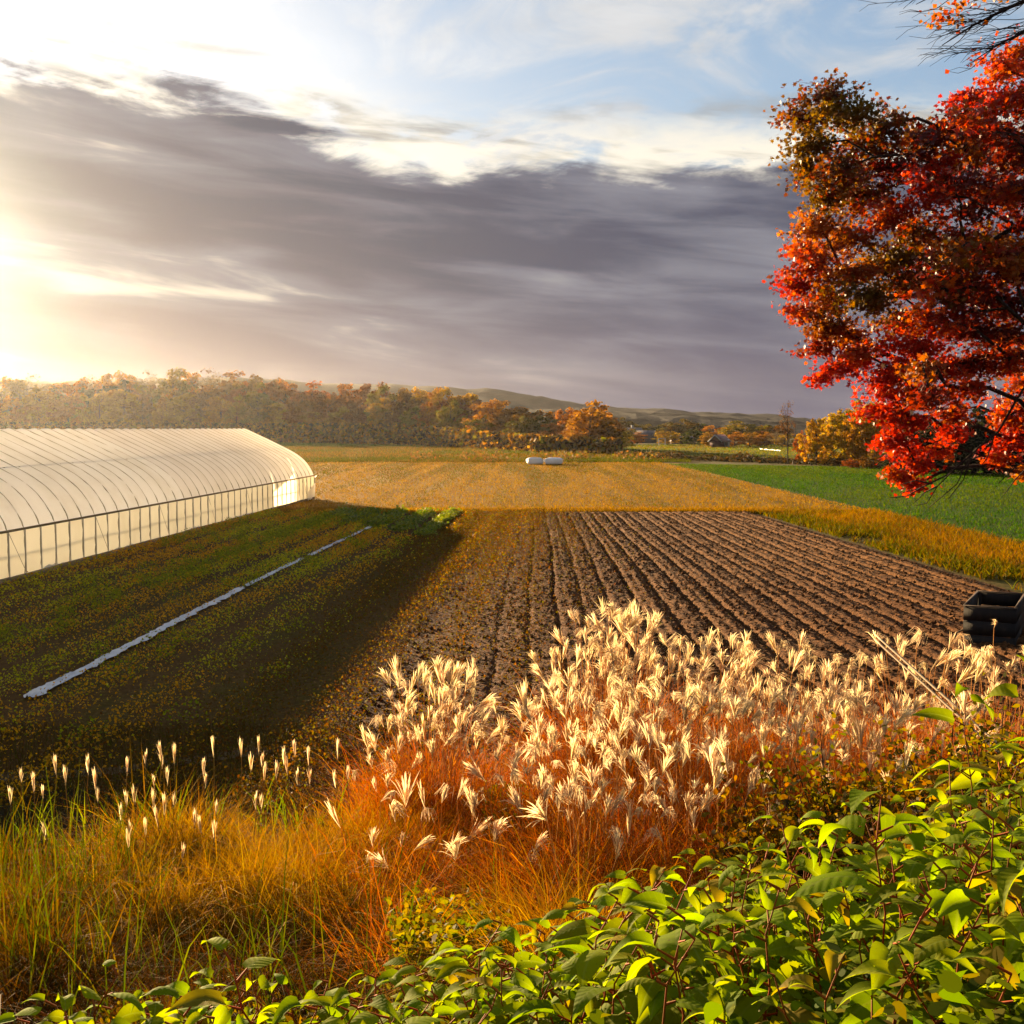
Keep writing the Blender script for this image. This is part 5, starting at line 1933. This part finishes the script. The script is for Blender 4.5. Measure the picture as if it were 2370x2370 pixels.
GOLDG = [(0.62, 0.34, 0.03), (0.56, 0.28, 0.025), (0.66, 0.42, 0.05), (0.48, 0.22, 0.02)]
bank_grass('golden_grass', bank_points(34000, 150, 960, 8.2, 10.9, lambda u, y: rng.uniform(0, 1, len(u)) < smooth(u, 150, 380) * (0.3 + 0.7 * smooth(y, 8.2, 9.2))), 0.74, 0.008, GOLDG, 'dense golden grass on the bank left of the plumes')
bank_grass('rust_grass', bank_points(36000, 830, 2300, 7.2, 12.9), 0.85, 0.008, RUSTG + [(0.60, 0.26, 0.03)], 'rusty orange grass between and below the plume clumps')
bank_grass('golden_mound', bank_points(6500, 1075, 1400, 6.5, 7.5, lambda u, y: ((u - 1240) / 160) ** 2 + ((y - 7.0) / 0.55) ** 2 < 1), 0.92, 0.008, [(0.66, 0.34, 0.022), (0.60, 0.28, 0.02), (0.70, 0.42, 0.04)],
           'rounded mound of bright golden grass in front of the plumes', 0.85, (0.3, 1.0), 0.25)
bank_grass('green_reed_blades', bank_points(650, -60, 330, 7.4, 10.8, lambda u, y: rng.uniform(0, 1, len(u)) < 1 - 0.75 * smooth(u, 120, 330)), 0.98, 0.015,
           [(0.13, 0.15, 0.02), (0.18, 0.19, 0.025), (0.10, 0.12, 0.018), (0.28, 0.18, 0.03)], 'tall green blades of grass at the far left', 0.85, (0, 0.35), 0.12)
bank_grass('brown_grass', bank_points(42000, -80, 1500, 6.0, 9.2, lambda u, y: rng.uniform(0, 1, len(u)) < 0.8), 0.50, 0.008, [(0.15, 0.058, 0.015), (0.12, 0.045, 0.014), (0.22, 0.10, 0.02), (0.09, 0.07, 0.016)],  # browns darkened, so the bank front's shade is partly in the blades
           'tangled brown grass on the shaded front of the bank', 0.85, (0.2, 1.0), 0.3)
bank_grass('scattered_green_blades', bank_points(420, 0, 1150, 6.0, 10.4), 0.85, 0.016, [(0.13, 0.16, 0.02), (0.20, 0.21, 0.025), (0.10, 0.13, 0.018)], 'scattered upright green blades among the golden grass', 0.85, (0, .4), 0.2)
bank_grass('far_left_grass', bank_points(22000, -80, 520, 7.6, 10.8), 0.60, 0.008, [(0.34, 0.14, 0.022), (0.26, 0.10, 0.02), (0.22, 0.15, 0.025)], 'thin brown grass among the green blades')


def weed_leaves(name, n, u0, u1, y0, y1, h, size, cols, label, cond=None):
    pts = bank_points(n, u0, u1, y0, y1, cond)
    n = len(pts)
    pts[:, 2] += rng.uniform(0.05, 1, n) * h
    V, f = lobed_leaves(pts, rng.normal(size=(n, 3)) + np.array([0, -.2, .6]), rng.uniform(.6, 1.3, n) * size, OVAL)
    tag(link(name, np_mesh(name, V, f, np.repeat(mixcols(cols, n), len(OVAL), 0)), M_leafcol), label, 'weeds', None, 'stuff')


weed_leaves('leafy_weeds', 6500, 880, 1180, 6.6, 8.3, 0.85, 0.055, [(0.15, 0.17, 0.02), (0.22, 0.20, 0.025), (0.28, 0.20, 0.025)], 'small yellow-green leafy weeds beside the golden mound', lambda u, y: ((u - 1030) / 150 + 0.25 * np.sin(y * 5)) ** 2 + ((y - 7.4) / .85 + .2 * np.sin(u * .05)) ** 2 + rng.normal(0, .25, len(u)) < 1)
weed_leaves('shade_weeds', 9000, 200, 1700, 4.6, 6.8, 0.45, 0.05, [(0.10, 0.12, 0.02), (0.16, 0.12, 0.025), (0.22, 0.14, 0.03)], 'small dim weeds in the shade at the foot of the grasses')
weed_leaves('gap_weeds', 2500, 1120, 1230, 10.6, 12.0, 0.8, 0.07, [(0.22, 0.27, 0.025), (0.30, 0.30, 0.03)], 'green weeds in the gap between hump and main thicket')


def build_brambles():
    items = [(1930, 1690, 8.6, 0.75, [(0.28, 0.22, 0.03), (0.20, 0.18, 0.03), (0.10, 0.10, 0.02), (0.34, 0.24, 0.03)], 'mottled yellow-green bramble bush in front of the plume thicket'),
             (1780, 1800, 8.2, 0.6, [(0.34, 0.16, 0.03), (0.30, 0.22, 0.03), (0.20, 0.12, 0.025)], 'low rusty bramble bush left of the mottled bush'),
             (2060, 1720, 8.3, 0.7, [(0.34, 0.17, 0.025), (0.26, 0.13, 0.025), (0.36, 0.24, 0.03)], 'orange-brown bramble bush right of the mottled bush'),
             (2200, 1610, 9.2, 0.7, [(0.42, 0.28, 0.04), (0.34, 0.24, 0.03), (0.24, 0.18, 0.03)], 'straw-yellow bush below the dark box'),
             (2320, 1590, 8.8, 0.7, [(0.36, 0.26, 0.03), (0.26, 0.22, 0.03), (0.16, 0.14, 0.02)], 'yellow-olive bush at the right edge of the bank'),
             (2210, 1730, 7.4, 0.65, [(0.24, 0.13, 0.025), (0.30, 0.20, 0.03), (0.14, 0.10, 0.02)], 'dark brown bush behind the upper knotweed leaves'),
             (2330, 1700, 7.2, 0.6, [(0.26, 0.16, 0.025), (0.18, 0.15, 0.02)], 'small olive-brown bush behind the right knotweed')]
    for u, v, Y, rad, cols, lab in items:
        top = at(u, v, Y)
        gz = float(bank_z(top.x, Y))
        H = max(0.7, top.z - gz)
        root = empty('bramble_bush', (top.x, Y, gz))
        tag(root, lab, 'bush', 'bramble bushes on the bank')
        mb = MB()
        P, NN = [], []
        for k in range(26):
            a = rng.uniform(0, 6.28)
            rr = rad * rng.uniform(.2, 1)
            tip = Vector((math.cos(a) * rr, math.sin(a) * rr, H * rng.uniform(.45, 1.0) * (1 - 0.35 * (rr / rad) ** 2)))
            midp = tip * 0.5 + Vector((0, 0, H * .22))
            mb.tube([Vector((0, 0, -.03)), midp, tip], [0.008, 0.006, 0.003], 4, cap=False)
            m = 130
            t = rng.uniform(.25, 1.05, m)[:, None]
            q = (1 - t) ** 2 * 0 + 2 * t * (1 - t) * np.array(midp) + t * t * np.array(tip)
            P.append(q + rng.normal(0, 1, (m, 3)) * np.array([.11, .11, .09]))
        mb.build('stem', bark, root)
        P = np.concatenate(P)
        P[:, 2] = np.maximum(P[:, 2], .03)
        n = len(P)
        V, f = lobed_leaves(P, rng.normal(size=(n, 3)) * .7 + np.array([0, -.2, .7]), rng.uniform(.03, .07, n), OVAL)
        link('foliage', np_mesh('foliage', V, f, np.repeat(mixcols(cols, n) * 0.8, len(OVAL), 0)), M_leafcol, root)


build_brambles()


# ================================================================== KNOTWEED (foreground)
def leaf_mesh(seed, curl=0.25, droop=0.35, wide=0.62):
    """broad pointed leaf, flat base, 1 unit long, lying along +x, upper side +z"""
    r = np.random.default_rng(seed)
    nx, ny = 9, 5
    V, U = [], []
    outline = lambda t: wide * (np.clip(t, 0, 1) ** 0.38) * (1 - np.clip(t, 0, 1) ** 1.6) ** 1.2 * 0.76
    ph = r.uniform(0, 6, 3)
    for i in range(nx):
        t = i / (nx - 1)
        tt = 0.03 + 0.97 * t
        w = float(outline(tt))
        if i == 0:
            w = 0.14
        if i == nx - 1:
            w = 0.004
        for j in range(ny):
            s = -1 + 2 * j / (ny - 1)
            x = t + (0.05 * (abs(s)) if i == 0 else 0) - 0.07 * abs(s) * (1 - t) * (i > 0)
            y = s * w
            z = -abs(s) ** 1.6 * w * curl * 1.5 - droop * t * t * 0.8 + 0.16 * math.sin(t * math.pi) + 0.03 * abs(s) ** 0.7 * w
            z += 0.022 * math.sin(t * 9 + ph[0] + s * 2) * abs(s) + 0.02 * math.sin(t * 5 + ph[1]) * s
            V.append((x, y, z))
            U.append((0.5 + s * 0.5 * w / 0.5, t))
    i = np.arange(nx - 1)[:, None] * ny + np.arange(ny - 1)[None]
    f = np.stack([i, i + ny, i + ny + 1, i + 1], -1).reshape(-1, 4).astype(np.int32)
    me = np_mesh('leaf', V, f, None, U, True)
    me.materials.append(M_knot)
    return me


M_knot = foliage('knotweed_leaf', (0.30, 0.375, 0.012), 0.60, 0.7, 0.05, 0.6, 0.04, 1.1, True, 1.5)
LEAVES = [leaf_mesh(1, .12, .22, .74), leaf_mesh(2, -.22, .30, .72), leaf_mesh(3, .05, .12, .66), leaf_mesh(4, -.10, .38, .76), leaf_mesh(5, -.32, .24, .70), leaf_mesh(6, .15, .30, .74), leaf_mesh(7, -.15, .10, .64)]
M_cane = solid('knotweed_stem', (0.50, 0.085, 0.02), (0.30, 0.12, 0.025), 9.0, 0.7, 0.1, 0.002, (1, 1, 1), 0.1)


def knotweed(u, v, d, nleaf, ls, label, group):
    tip = at(u, v, d)
    gz = float(bank_z(tip.x, d))
    ln = rng.uniform(-0.35, 0.20)
    base = Vector((tip.x + ln * -1.0, d + rng.uniform(-.15, .25), 0))
    base.z = float(bank_z(base.x, base.y))
    root = empty('knotweed_plant', base)
    tag(root, label, 'plant', group)
    T = tip - base
    P = []
    nn = 9
    for k in range(nn):
        t = k / (nn - 1)
        p = Vector((T.x * t ** 1.7, T.y * t ** 1.5, T.z * (1 - (1 - t) ** 1.25)))
        p += Vector(((-1) ** k * 0.012, (-1) ** k * 0.008, 0)) * (t > .3)
        P.append(p)
    mb = MB()
    mb.tube(P, [0.0048 * (1 - 0.66 * k / (nn - 1)) for k in range(nn)], 6)
    for k in range(nleaf):
        t = 1.0 - 0.062 * k * (1 + 0.2 * rng.normal()) if k < 11 else rng.uniform(.25, .7)
        t = min(1, max(.12, t))
        q = t * (nn - 1)
        i0 = min(int(q), nn - 2)
        p = P[i0].lerp(P[i0 + 1], q - i0)
        yaw = (k % 2) * math.pi + rng.normal(0.0, 0.75) + (math.pi if rng.uniform() < .35 else 0) * 0
        if k % 2 == 0:
            yaw = math.pi + rng.normal(0.1, 0.75)
        else:
            yaw = rng.normal(-0.5, 1.1)
        size = ls * (0.62 + 0.5 * min(1, k / 3)) * rng.uniform(.78, 1.15)
        dirv = Vector((math.cos(yaw), math.sin(yaw), 0.55)).normalized()
        pe = p + dirv * 0.035 * (ls / .13)
        mb.tube([p, pe], [0.0032, 0.0022], 5, cap=False)
        pit = rng.normal(0.10, 0.22)         # +: tip hangs
        rol = rng.normal(0.0, 0.30)
        rot = Matrix.Rotation(yaw, 3, 'Z') @ Matrix.Rotation(pit, 3, 'Y') @ Matrix.Rotation(rol, 3, 'X')
        link('leaf', LEAVES[int(rng.integers(0, len(LEAVES)))], None, root, pe, rot.to_quaternion(), (size, size * float(rng.uniform(.8, 1.08)), size * float(rng.uniform(.6, 1.2))))
    mb.build('stem', M_cane, root, True)


def env(u):
    return float(np.interp(u, [0, 150, 420, 700, 900, 1100, 1300, 1500, 1700, 1900, 2050, 2200, 2370, 2500], [2330, 2290, 2270, 2275, 2250, 2180, 2100, 2010, 1960, 1890, 1830, 1790, 1720, 1690]))


def build_knotweed():
    # single ones that stand out
    S = [(255, 2262, 2.3, 7, .105, 'knotweed sprig with red stem, farthest left in the bottom edge'), (520, 2232, 2.15, 6, .125, 'knotweed sprig with one long leaf arching over the dark grass at bottom left'),
         (2030, 1850, 2.6, 9, .15, 'tallest big-leaved knotweed shoot before the rusty thicket'), (2190, 1765, 3.4, 6, .12, 'knotweed shoot poking up into the brown bush near right edge'),
         (2230, 1600, 4.2, 6, .15, 'knotweed shoot stretching long leaves leftward below the dark box'), (2355, 1530, 4.0, 7, .15, 'knotweed shoot at the right edge just below the dark box'),
         (1800, 1905, 2.9, 7, .10, 'knotweed shoot rising at the upper rim of the green patch'), (1620, 1985, 3.3, 7, .10, 'knotweed shoot with small pale leaves at left rim of green patch'),
         (1420, 2085, 2.8, 7, .11, 'knotweed shoot at the lower left tip of the green slope'), (2290, 1900, 2.4, 9, .15, 'large pale-leaved knotweed shoot at the right, half way up the patch'),
         (2330, 2260, 2.0, 7, .12, 'knotweed shoot with broad leaf in bottom right corner'), (1150, 2140, 3.0, 7, .11, 'knotweed shoot with drooping leaf beside the dark grass, bottom middle')]
    for u, v, d, n, ls, lab in S:
        knotweed(u, v, d, n, ls, lab, 'knotweed plants of the foreground')
    k = 0
    for _ in range(900):
        if k >= 270:
            break
        u = rng.uniform(40, 2440)
        e = env(u)
        v = e + abs(rng.normal(0, 1)) * 190 + rng.uniform(0, 25)
        if v > 2480:
            continue
        f = (v - e) / 400.0
        d = float(np.clip(3.6 - 1.6 * f - 0.5 * (u < 900) + rng.normal(0, .25), 2.1, 4.6))
        if u > 1900 and v < 1900:
            d += 0.8
        part = 'left' if u < 950 else ('middle' if u < 1600 else ('right' if v > 2050 else 'upper'))
        ls = float(rng.uniform(.085, .165)) * (0.9 if u < 1500 else 1.0) * (0.8 if d < 2.3 else 1.0)
        big = 'large-leaved' if ls > 0.125 else 'small-leaved'
        lab = {'left': 'green knotweed plant along the bottom edge, left half', 'middle': 'green knotweed plant on the bottom middle of the slope',
               'right': 'green knotweed plant in the bottom right mass', 'upper': 'green knotweed plant in the upper right of the patch'}[part].replace('green', big + ' green')
        knotweed(u, v, d, int(rng.integers(9, 14)), ls, lab, 'knotweed plants, %s' % part)
        k += 1
    # the leaf layer underneath, too deep to pick apart
    n = 20000
    u = rng.uniform(-60, 2500, n)
    e = np.array([env(a) for a in u])
    v = e + 25 + rng.uniform(0, 1, n) * 560
    d = np.clip(3.9 - 1.7 * (v - e) / 400 - 0.4 * (u < 900) + rng.normal(0, .3, n), 1.9, 5.2)
    P = np.array([tuple(at(a, b, c)) for a, b, c in zip(u, v, d)])
    P[:, 2] -= rng.uniform(.08, .5, n)
    keep = P[:, 2] > bank_z(P[:, 0], P[:, 1]) + .05
    P = P[keep]
    n = len(P)
    V, f = lobed_leaves(P, rng.normal(size=(n, 3)) * .42 + np.array([0, -.1, 1.0]), rng.uniform(.028, .06, n), OVAL)
    tag(link('knotweed_understorey', np_mesh('knotweed_understorey', V, f, np.repeat(mixcols([(0.15, 0.22, 0.010), (0.20, 0.26, 0.012), (0.11, 0.16, 0.010), (.20, .17, .025)], n), len(OVAL), 0)), M_leafcol),
        'small leaves filling the knotweed patch from below', 'plants', None, 'stuff')


build_knotweed()


# ================================================================== HAZE
def build_haze():
    mb = MB()
    mb.box((0, 550, 31.95), (3260, 1560, 66.1))
    m = bpy.data.materials.new('haze')
    m.use_nodes = True
    t = NT(m.node_tree)
    t.n.clear()
    out = t.n.new('ShaderNodeOutputMaterial')
    pv = t.n.new('ShaderNodeVolumePrincipled')
    pv.inputs['Color'].default_value = (0.93, 0.92, 0.95, 1)
    pv.inputs['Density'].default_value = 0.000036
    pv.inputs['Anisotropy'].default_value = 0.72
    t.l.new(pv.outputs[0], out.inputs['Volume'])
    o = mb.build('haze', m)
    tag(o, 'thin warm autumn haze filling the whole valley', 'haze', None, 'stuff')


build_haze()
print('objects', len(bpy.data.objects), 'tris', sum(sum(len(p.vertices) - 2 for p in []) for _ in [0]))
